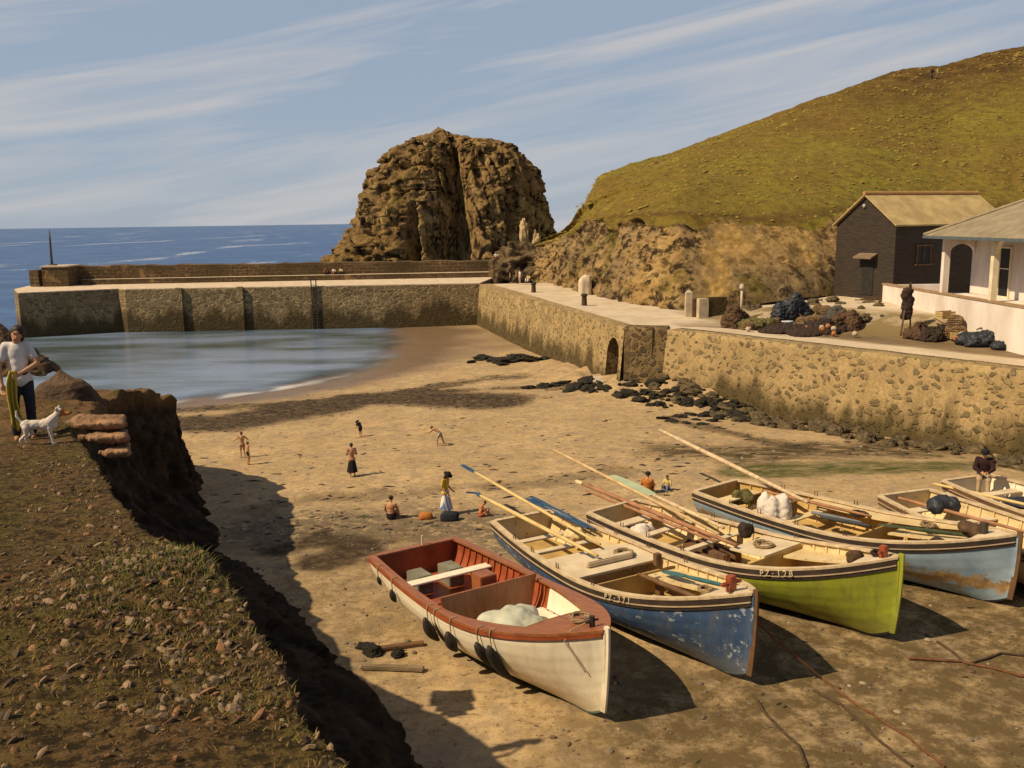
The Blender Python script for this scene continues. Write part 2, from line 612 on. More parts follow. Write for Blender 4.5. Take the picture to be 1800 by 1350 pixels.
turf_m = k.done(g, .95, k.bump(t3, .8, .02, bb), .1)
head = grid_obj('headland', Pm, turf_m, attrs={'rock': cl, 'far': far * top}, flip=True)
tag(head, kind='structure')

# ------------------------------------------------------------------ grass on the headland (uncountable)
tri = []
Pq = Pm[:nr + 5]
ia = rng.integers(0, Pq.shape[0] - 1, 1900000)
ja = rng.integers(0, nE - 1, 1900000)
u, v = rng.random(1900000)[:, None], rng.random(1900000)[:, None]
A = Pq[ia, ja] * (1 - u) * (1 - v) + Pq[ia + 1, ja] * u * (1 - v) + Pq[ia, ja + 1] * (1 - u) * v + Pq[ia + 1, ja + 1] * u * v
# equalise the density by area and keep what can be seen
ar = np.linalg.norm(np.cross(Pq[ia + 1, ja] - Pq[ia, ja], Pq[ia, ja + 1] - Pq[ia, ja]), axis=1)
dist = np.linalg.norm(A - np.array([0, 0, CAMZ]), axis=1)
dens = fbm(A * np.array([.8, .8, 0]), 3, 61)
edg = np.exp(-((ia - nr) / 14.0) ** 2) * sstep(-.25, .35, fbm(A * np.array([1.3, 1.3, 0]), 3, 65))
gpatch = np.exp(-(((A[:, 0] + 2.1) / 1.05) ** 2 + ((A[:, 1] - 5.8) / 1.5) ** 2))
pr = ar / np.percentile(ar, 60) * np.clip(6 / dist, .1, 1.3) ** 1.2 * (.07 + .35 * np.clip(dens, 0, 1) + 1.5 * gpatch + .9 * edg)
keep = (rng.random(len(A)) < pr) & (dist > 2.4) & (dist < 17) & (A[:, 1] > 1.5) & (A[:, 0] > -12)
A = A[keep]
gp = np.maximum(gpatch, 1.0 * edg * rng.random(len(edg)))[keep]
A = A[:230000]
gp = gp[:230000]
nb = len(A)
hgt = (.009 + .014 * rng.random(nb) ** 2) * (1 + 1.2 * gp)
wd = .0022 + .002 * rng.random(nb)
ang = rng.random(nb) * 6.283
lean = 1.3 * rng.random(nb)
la = rng.random(nb) * 6.283
dx = np.stack([np.cos(ang), np.sin(ang), 0 * ang], 1) * wd[:, None]
ln = np.stack([np.cos(la) * lean, np.sin(la) * lean, np.ones(nb)], 1)
mid = A + ln * np.array([.6, .6, .62]) * hgt[:, None]
tip = A + ln * np.array([1.5, 1.5, 1.0]) * hgt[:, None]
V = np.stack([A - dx, A + dx, mid - dx * .7, mid + dx * .7, tip], 1).reshape(-1, 3)
b = np.arange(nb)[:, None] * 5
FQ = np.concatenate([b + [0, 1, 3, 2]], 1)
FT = b + np.array([[2, 3, 4]])
me = bpy.data.meshes.new('grass')
me.vertices.add(len(V))
me.vertices.foreach_set('co', V.reshape(-1).astype(np.float32))
li = np.concatenate([FQ.reshape(-1), FT.reshape(-1)]).astype(np.int32)
me.loops.add(len(li))
me.loops.foreach_set('vertex_index', li)
me.polygons.add(2 * nb)
me.polygons.foreach_set('loop_start', np.concatenate([np.arange(nb) * 4, nb * 4 + np.arange(nb) * 3]).astype(np.int32))
me.update(calc_edges=True)
tone = np.repeat(np.clip(.12 + .6 * gp + .25 * rng.standard_normal(nb), 0, 1), 5)
a_ = me.attributes.new('tone', 'FLOAT', 'POINT')
a_.data.foreach_set('value', tone.astype(np.float32))
k = NT('grass_blades')
gc = k.ramp(k.attr('tone'), [(0, (.19, .11, .045)), (.35, (.17, .125, .034)), (.7, (.115, .125, .026)), (1, (.065, .095, .026))])
tag(link('grass', me, k.done(gc, .8, None, .15)), 'short turf growing over the near headland', 'grass', kind='stuff')

# stones and clods lying on the turf (uncountable)
mb = MB()
sel = rng.permutation(len(A))[:6500]
for q in sel:
    p = A[q]
    s_ = .006 + .024 * random.random() ** 2.6
    mb.ball(p + np.array([0, 0, s_ * .1]), (s_ * (1 + random.random()), s_ * (.7 + .6 * random.random()), s_ * .5), 6, random.choice([0, 0, 1, 1, 1, 2]), rot=Euler((random.random(), random.random(), random.random() * 6)))
chips = mb.build('stones', [mat('chip_pale', (.26, .18, .11), (.17, .11, .06)), mat('chip_dark', (.09, .06, .035)), mat('chip_rust', (.22, .11, .05))], fix=False)
tag(chips, 'small stones and dry clods scattered over the near turf', 'stones', kind='stuff')

# ------------------------------------------------------------------ hill
u_px = [940, 965, 985, 1008, 1025, 1050, 1110, 1200, 1300, 1400, 1500, 1580, 1660, 1740, 1800, 1950, 2300]
base_c = [(940, 489, 113), (965, 495, 108), (985, 502, 102), (1008, 508, 96), (1025, 513, 91), (1050, 520, 87), (1110, 533, 79), (1200, 546, 71.5), (1300, 522, 74),
          (1400, 508, 76), (1500, 500, 80), (1580, 498, 84), (1660, 495, 86), (1740, 495, 86), (1800, 495, 86), (1950, 490, 88), (2300, 480, 92)]
lip_c = [(940, 436, 117), (972, 428, 114), (996, 416, 110), (1014, 402, 106), (1025, 393, 101), (1050, 388, 97), (1110, 379, 89), (1200, 372, 82), (1300, 386, 84),
         (1400, 384, 86), (1500, 374, 90), (1580, 372, 95), (1660, 372, 97), (1740, 370, 97), (1800, 370, 97), (1950, 368, 98), (2300, 360, 102)]
rid_c = [(945, 434, 124), (975, 420, 124), (1001, 405, 124), (1017, 386, 124), (1031, 350, 126), (1052, 309, 128), (1110, 288, 134), (1200, 261, 142), (1300, 223, 150),
         (1400, 185, 158), (1500, 150, 168), (1580, 122, 176), (1660, 114, 182), (1740, 91, 188), (1800, 81, 192), (1950, 55, 200), (2300, 20, 215)]


def curve(c):
    return np.array([at(p[0], p[1], Y=p[2]) for p in c])


Bc, Lc, Rc = curve(base_c), curve(lip_c), curve(rid_c)
Bc[:, 2] = np.minimum(Bc[:, 2], 7.0)
nu = 420
uu = np.linspace(0, len(u_px) - 1, nu)


def rs(c):
    idx = np.arange(len(c))
    out = np.stack([np.interp(uu, idx, c[:, a]) for a in range(3)], 1)
    ker = np.ones(9) / 9
    pad = np.pad(out, ((4, 4), (0, 0)), mode='edge')
    return np.stack([np.convolve(pad[:, a], ker, 'valid') for a in range(3)], 1)


Bc, Lc, Rc = rs(Bc), rs(Lc), rs(Rc)
Bc[:, 2] -= .8
rows, vv = [], []
for v in np.linspace(0, 1, 90):                       # the earth cliff
    bul = math.sin(v * math.pi) * .9
    q = Bc + (Lc - Bc) * v
    q = q + np.array([-.75, -.35, 0]) * bul * (v - .35)
    q[:, 2] = Bc[:, 2] + (Lc[:, 2] - Bc[:, 2]) * (v ** .85)
    rows.append(q); vv.append(v)
for v in np.linspace(0, 1, 120)[1:]:                  # the grass slope
    q = Lc + (Rc - Lc) * v
    q[:, 2] = Lc[:, 2] + (Rc[:, 2] - Lc[:, 2]) * (v ** 1.08)
    rows.append(q); vv.append(1 + v)
for v in np.linspace(0, 1, 16)[1:]:                   # the far side, down to the sea
    q = Rc + np.array([30, 95, 0]) * v
    q[:, 2] = Rc[:, 2] - (Rc[:, 2] + 6) * v ** 1.6
    rows.append(q); vv.append(2 + v)
Hm = np.stack(rows)
vv = np.array(vv)[:, None] * np.ones((1, nu))
dl = -.30 * np.clip(fbm(np.stack([uu * 1.9, 0 * uu, 0 * uu], -1), 4, 97) + .18, 0, 1) - .06 * np.abs(fbm(np.stack([uu * 9, 0 * uu, 0 * uu], -1), 3, 98))
ve = vv - dl[None]
cliff = sstep(1.02, .97, ve)
taper = sstep(0, .06, vv)
dv = np.array([-.72, -.5, .25])
lipn = fbm(np.stack([Hm[..., 0], Hm[..., 1], 0 * Hm[..., 0]], -1) * .16, 3, 91)
cd = .8 * cliff * taper * (1.3 * fbm(Hm * np.array([.16, .16, .11]), 4, 71) + 1.1 * fbm(Hm * np.array([.5, .5, .4]), 4, 73, True) + .45 * fbm(Hm * 1.5, 3, 75, True))
Hm = Hm + dv * cd[..., None]
lipband = np.exp(-((ve - 1.015) / .03) ** 2)
Hm = Hm + np.array([-.7, -.45, .15]) * (lipband * (1.2 + .9 * lipn))[..., None]
gr = sstep(1.0, 1.06, ve) * sstep(2.6, 2.0, vv)
Hm[..., 2] += gr * (.9 * fbm(Hm * .05, 3, 81) * sstep(2.02, 1.75, vv) + .28 * fbm(Hm * np.array([.3, .3, .2]), 4, 83) + .16 * fbm(Hm * 1.1, 3, 85))
# a small second scar across the nose of the hill
scar = np.exp(-((vv - 1.40 - .12 * lipn) / .035) ** 2) * sstep(1190, 1090, np.interp(uu, np.arange(len(u_px)), u_px))[None]
Hm = Hm + np.array([-.9, -.5, .3]) * scar[..., None] * .9
k = NT('hill_ground')
h1, h2, h3 = k.noise(.035, 5, .6), k.noise(.30, 9, .74), k.noise(1.6, 7, .72)
g = k.ramp(h1, [(.34, (.190, .112, .026)), (.5, (.188, .142, .023)), (.64, (.205, .178, .024))])
g = k.mix(k.ramp(h2, [(.40, .55), (.60, 0.0)]), g, (.120, .070, .018))
g = k.mix(k.ramp(k.noise(.9, 8, .75), [(.41, .75), (.51, 0.0)]), g, (.085, .058, .014))
g = k.mix(k.ramp(h3, [(.52, 0.0), (.72, .55)]), g, (.235, .19, .04))
g = k.mix(k.attr('path'), g, (.060, .038, .014))
g = k.mix(k.attr('high'), g, k.mix(k.ramp(h2, [(.4, 1.0), (.62, 0.0)]), (.135, .082, .020), (.060, .034, .010)))
e = k.ramp(k.noise(.11, 7, .65), [(.34, (.15, .105, .055)), (.48, (.265, .18, .085)), (.60, (.33, .21, .080)), (.70, (.40, .27, .115))])
e = k.mix(k.ramp(k.noise(.8, 9, .75), [(.43, 1.0), (.52, 0.0)]), e, (.036, .024, .013))
e = k.mix(k.ramp(h3, [(.58, 0.0), (.72, .7)]), e, (.30, .245, .165))
e = k.mix(k.ramp(k.noise(.17, 5, .7), [(.56, 0.0), (.64, .7)]), e, (.115, .092, .018))
ochre = k.math('MULTIPLY', k.attr('ochre'), k.ramp(h2, [(.30, 1.0), (.75, .45)]), True)
e = k.mix(ochre, e, (.44, .275, .085))
g = k.mix(k.attr('cliff'), g, e)
bb = k.bump(h2, .6, .5)
hill_m = k.done(g, .95, k.bump(h3, .8, .30, bb), .1)
upx = np.interp(uu, np.arange(len(u_px)), u_px)[None] * np.ones_like(vv)
och = sstep(1225, 1300, upx) * sstep(1500, 1420, upx) * sstep(.15, .45, vv) * cliff * (.35 + .65 * sstep(-.25, .25, fbm(Hm * .18, 3, 95)))
och = np.maximum(och, np.exp(-((upx - 1268) / 24) ** 2) * sstep(.75, .55, vv) * sstep(.02, .12, vv))
pth = np.exp(-((vv - 1.885 - .00012 * (upx - 1700)) / .006) ** 2) * sstep(1640, 1670, upx)
for q0, q1 in ((1.35, 1500.), (1.5, 1560.), (1.62, 1600.)):
    pth = np.maximum(pth, .55 * np.exp(-((vv - q0 - (upx - q1) * .0011) / .007) ** 2) * sstep(q1 - 20, q1 + 40, upx) * sstep(q1 + 330, q1 + 220, upx))
high = sstep(1.45, 1.9, vv) * sstep(1250, 1650, upx) + .8 * np.exp(-((vv - 1.02) / .03) ** 2)
hill = grid_obj('hill', Hm, hill_m, attrs={'cliff': cliff * (1 - .0 * lipband), 'ochre': och, 'high': np.clip(high, 0, 1), 'path': pth})
tag(hill, kind='structure')
# tussocks and bracken on the slope (uncountable)
Hs_ = Hm[88:208]
ni = 9000
ia2, ja2 = rng.integers(0, Hs_.shape[0] - 1, ni * 3), rng.integers(0, nu - 1, ni * 3)
ee = ve[88:208][ia2, ja2]
ar2 = np.linalg.norm(np.cross(Hs_[ia2 + 1, ja2] - Hs_[ia2, ja2], Hs_[ia2, ja2 + 1] - Hs_[ia2, ja2]), axis=1)
ok = np.where((ee > 1.0) & (rng.random(ni * 3) < ar2 / np.percentile(ar2, 75) * (.35 + 1.3 * np.clip(fbm(Hs_[ia2, ja2] * .11, 4, 88) + .25, 0, 1))))[0][:ni]
Pt = Hs_[ia2[ok], ja2[ok]] + rng.normal(0, .25, (len(ok), 3)) * [1, 1, 0]
mbt = MB()
for p, e1, up1 in zip(Pt, ee[ok], np.interp(uu, np.arange(len(u_px)), u_px)[ja2[ok]]):
    s_ = random.choice([.05, .07, .09, .12, .15, .24]) * (1.5 if e1 > 1.9 else 1) * (.75 + .9 * max(0, float(vnoise(np.array(p) * .12, 4))))
    n = 5
    a0 = random.random() * 6.28
    V = [(p[0] + random.uniform(-.3, .3) * s_, p[1], p[2] + s_ * random.uniform(.25, .6))]
    for k_ in range(n):
        a = a0 + 2 * math.pi * k_ / n
        r_ = s_ * random.uniform(.8, 2.2)
        V.append((p[0] + r_ * math.cos(a), p[1] + r_ * math.sin(a), p[2] - .10 * s_ - .05 + .35 * r_ * math.cos(a - .3)))
    dk = (e1 - 1.3) * .8 + (up1 - 1300) / 900
    mbt.add(V, [[0, 1 + k_, 1 + (k_ + 1) % n] for k_ in range(n)], random.choice([2, 2, 0, 1]) if random.random() < dk else random.choice([0, 1, 1, 3, 3]))
tag(mbt.build('hill_grass', [mat('tuft_olive', (.205, .145, .028), (.15, .10, .022), .8, .95), mat('tuft_straw', (.225, .172, .030), (.17, .125, .025), .8, .95), mat('tuft_brown', (.15, .088, .024), (.10, .06, .018), .8, .95), mat('tuft_green', (.215, .18, .026), (.15, .125, .02), .8, .95)], fix=False),
    'rough tussocks and bracken covering the slope of the hill', 'grass', kind='stuff')

# ------------------------------------------------------------------ quay terrace
Wl = np.array(WALL)
seglen = np.hypot(*(Wl[1:] - Wl[:-1]).T)
cum = np.concatenate([[0], np.cumsum(seglen)])
aa = np.concatenate([np.arange(0, cum[-1], .5), [cum[-1]]])
Wp = np.stack([np.interp(aa, cum, Wl[:, i]) for i in range(2)], 1)
off = np.concatenate([[1.0, 1.6], np.geomspace(2.2, 62, 70)])
QX = Wp[None, :, 0] + off[:, None] * .985
QY = Wp[None, :, 1] + off[:, None] * .17


def quay_h(X, Y, b):
    z = QZ - .03 + .04 * fbm(np.stack([X, Y, 0 * X], -1) * .4, 3, 14)
    z = z + sstep(72, 62, Y) * 1.15 * sstep(7.5, 12.5, b + .6 * fbm(np.stack([X, Y, 0 * X], -1) * .3, 2, 33)) + .6 * sstep(14, 30, b)
    return z


bgrid = off[:, None] * np.ones((1, len(aa)))
QZm = quay_h(QX, QY, bgrid)
track = sstep(3.6, 4.6, bgrid + .35 * fbm(np.stack([QX, QY, 0 * QX], -1) * .3, 3, 44)) * sstep(10, 7.6, bgrid) * sstep(66, 58, QY)
rise = sstep(7.0, 8.0, bgrid) * sstep(13, 11.5, bgrid) * sstep(74, 66, QY)
k = NT('quay_surface')
q1, q2 = k.noise(.5, 8, .65), k.noise(7, 6, .7)
c = k.ramp(q1, [(.32, (.42, .33, .23)), (.68, (.58, .48, .35))])
c = k.mix(k.ramp(q2, [(.5, 0.0), (.68, .5)]), c, (.30, .22, .14))
c = k.mix(k.attr('track'), c, k.ramp(q1, [(.35, (.13, .09, .05)), (.65, (.22, .155, .09))]))
c = k.mix(k.math('MULTIPLY', k.attr('rise'), k.ramp(q1, [(.36, .25), (.56, .95)])), c, (.16, .115, .05))
quay_m = k.done(c, .95, k.bump(q2, .4, .03), .1)
tag(grid_obj('quay_ground', np.stack([QX, QY, QZm], -1), quay_m, attrs={'track': track, 'rise': rise}, flip=True), kind='structure')


def quay_pt(px, py):
    z = QZ
    for _ in range(15):
        p = at(px, py, z=z)
        d, s = seg_dist(np.array([p[0]]), np.array([p[1]]), WALL)
        # offset measured along the rib direction
        b = float(d[0]) * 1.12
        z = .5 * z + .5 * float(quay_h(np.array([p[0]]), np.array([p[1]]), np.array([b]))[0])
    return np.array([p[0], p[1], z])
# ------------------------------------------------------------------ masonry materials
def rubble(name, mortar, stones, scale=1.3, gap=.10, cover=.45, damp=True, round_=False, zsq=1.45):
    """rounded field stones set in lime mortar; the foot of the wall is stained by weed and tide"""
    k = NT(name)
    warp = k.n('VectorMath', operation='ADD')
    k.set(warp.inputs[0], k.co)
    nz = k.n('TexNoise', i={'Vector': k.co, 'Scale': 1.1, 'Detail': 3})
    k.set(warp.inputs[1], nz.outputs[1])
    co = warp.outputs[0]
    mp = k.n('Mapping', i={'Vector': co, 'Scale': (1, 1, zsq)}).outputs[0]
    v1 = k.n('TexVoronoi', feature='F1', i={'Vector': mp, 'Scale': scale})
    edge = k.n('TexVoronoi', feature='DISTANCE_TO_EDGE', i={'Vector': mp, 'Scale': scale}).outputs[0]
    rnd = k.sep(0, v1.outputs['Color'])
    rnd2 = k.sep(1, v1.outputs['Color'])
    if round_:
        lim = k.math('ADD', k.math('MULTIPLY', rnd2, .26), .23)
        m = k.mrange(k.math('SUBTRACT', v1.outputs['Distance'], lim), .05, -.03)
    else:
        m = k.n('MapRange', i={'Value': edge, 'From Min': gap, 'From Max': gap + .07}).outputs[0]
    show = k.mrange(rnd, cover, cover + .12)
    m = k.math('MULTIPLY', m, show)
    sc = k.ramp(rnd2, [(0, stones[0]), (.5, stones[1]), (1, stones[2])])
    fine = k.noise(6, 8, .7)
    mc = k.ramp(k.noise(.45, 7, .65), [(.3, tuple(x * .62 for x in mortar)), (.68, mortar)])
    c = k.mix(m, mc, sc)
    c = k.mix(k.ramp(fine, [(.38, .5), (.58, 0.0)]), c, tuple(x * .35 for x in mortar))
    z = k.sep(2)
    if damp:
        zz = k.math('ADD', z, k.math('MULTIPLY', k.mrange(k.noise(.42, 6, .7, (1, 1, .25)), .3, .7, -1.4, 1.4), 1.0))
        c = k.mix(k.mrange(zz, 2.5, 1.3, 0, .9), c, (.058, .042, .017))
    h = k.math('ADD', k.math('MULTIPLY', m, .8), k.math('MULTIPLY', fine, .35))
    return k.done(c, .92, k.bump(h, .9, .12), .15)


def coursed(name, mortar, stone, sx=.95, sy=.40):
    """coursed blocks, joints picked out in mortar, dark with weed at the foot (UV: metres along, metres up)"""
    k = NT(name)
    uv = k.n('UVMap').outputs[0]
    wob = k.n('VectorMath', operation='ADD')
    nz = k.n('TexNoise', i={'Vector': uv, 'Scale': .9, 'Detail': 4})
    sc = k.n('VectorMath', operation='SCALE', i={0: nz.outputs[1]})
    sc.inputs['Scale'].default_value = .42
    k.set(wob.inputs[0], uv)
    k.set(wob.inputs[1], sc.outputs[0])
    br = k.n('TexBrick', i={'Vector': wob.outputs[0], 'Color1': (*stone[0], 1), 'Color2': (*stone[1], 1), 'Mortar': (*mortar, 1), 'Scale': 1.0,
                            'Mortar Size': .05, 'Mortar Smooth': .35, 'Bias': 0.0, 'Brick Width': sx, 'Row Height': sy})
    br.offset_frequency, br.squash = 2, 1
    big = k.noise(.13, 6, .65)
    fine = k.noise(3.5, 8, .72)
    c = k.mix(k.ramp(big, [(.42, .85), (.60, 0.0)]), br.outputs[0], (.085, .060, .030))
    c = k.mix(k.ramp(fine, [(.4, .65), (.6, 0.0)]), c, (.045, .032, .016))
    c = k.mix(k.ramp(k.noise(.3, 5, .7), [(.60, 0.0), (.66, .75)]), c, (.30, .19, .08))
    z = k.sep(2)
    zz = k.math('ADD', z, k.mrange(k.noise(.35, 6, .7, (1, 1, .3)), .3, .7, -1.1, 1.1))
    c = k.mix(k.mrange(zz, 2.2, 1.1, 0, .92), c, (.026, .021, .010))
    h = k.math('ADD', k.math('MULTIPLY', br.outputs[1], -.6), fine)
    return k.done(c, .92, k.bump(h, .8, .12), .15)


lime = rubble('lime_rubble_wall', (.43, .305, .145), [(.085, .066, .040), (.17, .13, .07), (.30, .215, .105)], 2.1, .14, -.02, True, True)
dark_rubble = rubble('dark_rubble_wall', (.26, .18, .085), [(.06, .045, .028), (.11, .08, .045), (.17, .12, .06)], 1.9, .07, .12)
pale_rubble = rubble('pale_rubble_wall', (.50, .40, .26), [(.22, .17, .10), (.30, .23, .14), (.38, .29, .17)], 1.6, .08, .3, damp=False)
pier_face_m = rubble('pier_masonry', (.42, .31, .165), [(.10, .075, .042), (.17, .125, .07), (.25, .18, .095)], 1.35, .045, -.2, True, False, 2.1)
parapet_m = coursed('parapet_masonry', (.27, .18, .10), [(.17, .105, .055), (.09, .06, .035)], 1.1, .42)
paving = mat('pier_paving', (.60, .49, .36), (.43, .34, .24), .8, .95, .3, 9, .02)
iron = mat('rusty_iron', (.10, .055, .03), (.045, .028, .018), 8, .8)
dark_iron = mat('dark_iron', (.05, .04, .032), (.025, .02, .017), 8, .7)


def uv_by_side(o):
    """u = metres along the wall, v = height"""
    me = o.data
    uvl = me.uv_layers.new(name='UVMap')
    for p in me.polygons:
        n = p.normal
        t = Vector((-n.y, n.x, 0))
        if t.length < .2:
            t = Vector((1, 0, 0))
        t.normalize()
        for li in p.loop_indices:
            v = me.vertices[me.loops[li].vertex_index].co
            uvl.data[li].uv = (v.x * t.x + v.y * t.y, v.z if abs(n.z) < .7 else v.y)


# ------------------------------------------------------------------ quay walls
def wall_seg(a, b, thick, z0, z1, ext=0.0):
    a, b = Vector(a), Vector(b)
    d = (b - a).normalized()
    n = Vector((-d.y, d.x)) if (-d.y) > 0 or d.x < 0 else Vector((d.y, -d.x))
    if n.x < 0:
        n = -n
    return [a, b, b + n * thick, a + n * thick]


def rough_wall(name, pts, z0, z1, thick, m, parent, dh=.35, amp=.06, batter=.10):
    """one masonry wall along a polyline: an uneven, slightly battered face and a worn coping"""
    pts = np.array(pts, float)
    cu = np.concatenate([[0], np.cumsum(np.hypot(*(pts[1:] - pts[:-1]).T))])
    ss = np.unique(np.concatenate([np.arange(0, cu[-1], dh), cu]))
    Q = np.stack([np.interp(ss, cu, pts[:, i]) for i in range(2)], 1)
    dr = np.gradient(Q, axis=0)
    dr /= np.linalg.norm(dr, axis=1)[:, None]
    nn = np.stack([dr[:, 1], -dr[:, 0]], 1)          # outward = right of travel
    rows = []
    hs = np.linspace(z0, z1, int((z1 - z0) / dh) + 2)
    for z in hs:
        o_ = batter * (z1 - z)
        pr = np.column_stack([Q + nn * o_, np.full(len(Q), z)])
        w = amp * fbm(pr * 1.1, 3, 51)
        w = w * sstep(z1, z1 - .3, z)
        pr[:, :2] += nn * w[:, None]
        rows.append(pr)
    topz = z1 + .02 * fbm(np.column_stack([Q, 0 * ss]) * .8, 2, 52)
    for t in (.02, .5 * thick, thick):
        rows.append(np.column_stack([Q - nn * t, topz]))
    rows.append(np.column_stack([Q - nn * thick, np.full(len(Q), z0)]))
    return grid_obj(name, np.stack(rows), m, parent, smooth=False)


hw = empty('quay_wall', (0, 0, 0), 0, 'long rubble stone quay wall with an arched doorway, running along the right of the beach', 'wall')
# far run, with the arched opening cut through its face near the tower end
Wa, Wb = Vector((-3.6, 106.0)), Vector((7.5, 60.0))
dW = (Wb - Wa).normalized()
nW = Vector((dW.y, -dW.x))
if nW.x > 0: nW = -nW
Lw = (Wb - Wa).length
arch_c, arch_r, arch_sp = Lw - 1.75, 1.15, 1.6          # along the wall, radius, height of the springing
ARZ = 1.35
s_list = [0.0]
fw = MB()


def face_pt(s, z):
    p = Wa + dW * s + nW * (.09 * (QZ - z))
    return Vector((p.x, p.y, z))


def strip(s0, s1, z0, z1, ns, nz):
    V = []
    for i in range(nz + 1):
        for j in range(ns + 1):
            s, z = s0 + (s1 - s0) * j / ns, z0 + (z1 - z0) * i / nz
            q = face_pt(s, z)
            w = .07 * float(vnoise(np.array([q.x, q.y, q.z]) * 1.2, 3)) * (0 if (j in (0, ns) or i in (0, nz)) else 1)
            V.append(q + Vector((nW.x, nW.y, 0)) * w)
    fw.add(V, [[i * (ns + 1) + j, i * (ns + 1) + j + 1, (i + 1) * (ns + 1) + j + 1, (i + 1) * (ns + 1) + j] for i in range(nz) for j in range(ns)])


s0, s1 = arch_c - arch_r, arch_c + arch_r
strip(0, s0, -2, QZ, 110, 18)
strip(s1, Lw, -2, QZ, 3, 18)
strip(s0, s1, -2, ARZ, 4, 6)
zc = ARZ + arch_sp
arcp = [(s0, ARZ), (s0, zc)] + [(arch_c - arch_r * math.cos(a), zc + arch_r * math.sin(a)) for a in [math.pi * i / 14 for i in range(1, 14)]] + [(s1, zc), (s1, ARZ)]
for (q0, q1) in zip(arcp[1:-2], arcp[2:-1]):
    fw.add([face_pt(*q0), face_pt(*q1), face_pt(q1[0], QZ), face_pt(q0[0], QZ)], [[0, 1, 2, 3]])
dp = Vector((-nW.x, -nW.y, 0)) * 5.0
for (q0, q1) in list(zip(arcp[:-1], arcp[1:])) + [(arcp[-1], arcp[0])]:
    fw.add([face_pt(*q0), face_pt(*q1), face_pt(*q1) + dp, face_pt(*q0) + dp], [[0, 1, 2, 3]], 1)
fw.add([face_pt(*q) + dp for q in arcp], [list(range(len(arcp)))], 1)  # darker stone in the passage paints in its unlit inside
top0, top1 = face_pt(0, QZ), face_pt(Lw, QZ)
bk = Vector((-nW.x, -nW.y, 0)) * 1.3
fw.add([top0, top1, top1 + bk, top0 + bk], [[0, 1, 2, 3]])
fw.build('far_run', [lime, dark_rubble], hw, fix=False)
rough_wall('corner_bastion', [(10.2, 59.2), (7.5, 60.0)][::-1], -1, QZ + .12, 1.3, dark_rubble, hw, .3, .10, .06)
rough_wall('near_run', [(10.2, 59.2), (23.4, 41.6), (42, 17)], -1, QZ, 1.4, lime, hw, .35, .08, .13)
mb = MB()
mb.prism([(8.85, 59.45), (9.25, 59.32), (9.32, 59.52), (8.92, 59.66)], -1, QZ + .16)
mb.build('pilaster', dark_rubble, hw)
# door sill: a pale slab and worn steps under the arch
sl = MB()
pS = Wa + dW * arch_c + nW * 1.1
sl.box((pS.x, pS.y, 1.15), (2.2, 1.3, .3), 0, None, math.atan2(dW.y, dW.x))
sl.box((pS.x + nW.x * .75, pS.y + nW.y * .75, .85), (2.8, .9, .3), 0, None, math.atan2(dW.y, dW.x))
tag(sl.build('stone_step', mat('pale_slab', (.52, .44, .34), (.40, .32, .23)), None, False, .05), 'pale stone steps below the arched doorway in the quay wall', 'steps')

# ------------------------------------------------------------------ pier
pr = empty('pier', (0, 0, 0), 0, 'long stone pier with a stepped parapet closing the far side of the harbour', 'pier')
SEC = [(-58.2, 107.0), (-54.3, 100.6), (-45.2, 105.2), (-44.1, 104.4), (-3.6, 106.0)]
bkl = [(-1.5, 121.5), (-60, 115.5)]
body = MB()
body.prism(SEC + bkl, -5, QZ)
pb = body.build('body', [pier_face_m], pr)
uv_by_side(pb)
deck = MB()
deck.prism([(-58.1, 107.0), (-54.25, 100.7), (-45.15, 105.3), (-44.05, 104.5), (-3.6, 106.1), (-1.5, 121.4), (-60, 115.4)], QZ + .002, QZ + .10)
deck.build('deck', [paving], pr)
lg = MB()
lg.prism([(-53.0, 112.9), (-1.6, 117.4), (-1.4, 121.6), (-53.2, 115.9)], QZ + .104, QZ + .75)
lgo = lg.build('ledge', [paving, parapet_m], pr)
for p in lgo.data.polygons:
    p.material_index = 0 if abs(p.normal.z) > .7 else 1
uv_by_side(lgo)
pp = MB()
npp = 60
fr_, bk_ = (np.array((-56.5, 113.6)), np.array((-1.2, 119.0))), (np.array((-56.6, 115.4)), np.array((-1.0, 120.9)))
Vp, Fp = [], []
for i in range(npp + 1):
    t = i / npp
    a, b2 = fr_[0] + (fr_[1] - fr_[0]) * t, bk_[0] + (bk_[1] - bk_[0]) * t
    h = QZ + 2.35 + .10 * float(vnoise(np.array([t * 40, 0, 0]), 3)) - .25 * t
    Vp += [(a[0], a[1], QZ - .05), (a[0], a[1], h), (b2[0], b2[1], h + .06), (b2[0], b2[1], -4)]
    if i:
        o_ = (i - 1) * 4
        Fp += [[o_, o_ + 4, o_ + 5, o_ + 1], [o_ + 1, o_ + 5, o_ + 6, o_ + 2], [o_ + 2, o_ + 6, o_ + 7, o_ + 3]]
Fp += [[0, 1, 2, 3], [npp * 4 + 3, npp * 4 + 2, npp * 4 + 1, npp * 4]]
pp.add(Vp, Fp)
ppo = pp.build('parapet', [parapet_m], pr)
uv_by_side(ppo)
eb = MB()
eb.prism([(-56.4, 110.3), (-53.4, 110.6), (-53.5, 113.9), (-56.5, 113.5)], QZ + .104, QZ + 2.42)
ebo = eb.build('end_block', [parapet_m], pr)
uv_by_side(ebo)
ec = MB()
ec.prism([(-56.5, 110.2), (-53.3, 110.5), (-53.4, 114.1), (-56.6, 113.7)], QZ + 2.424, QZ + 2.6)
ec.build('coping', [paving], pr)
fl = MB()
fl.prism([(-58.2, 110.8), (-57.0, 110.6), (-56.55, 113.4), (-57.6, 113.8)], QZ + .104, QZ + 2.1)
flo = fl.build('end_buttress', [parapet_m], pr)
uv_by_side(flo)
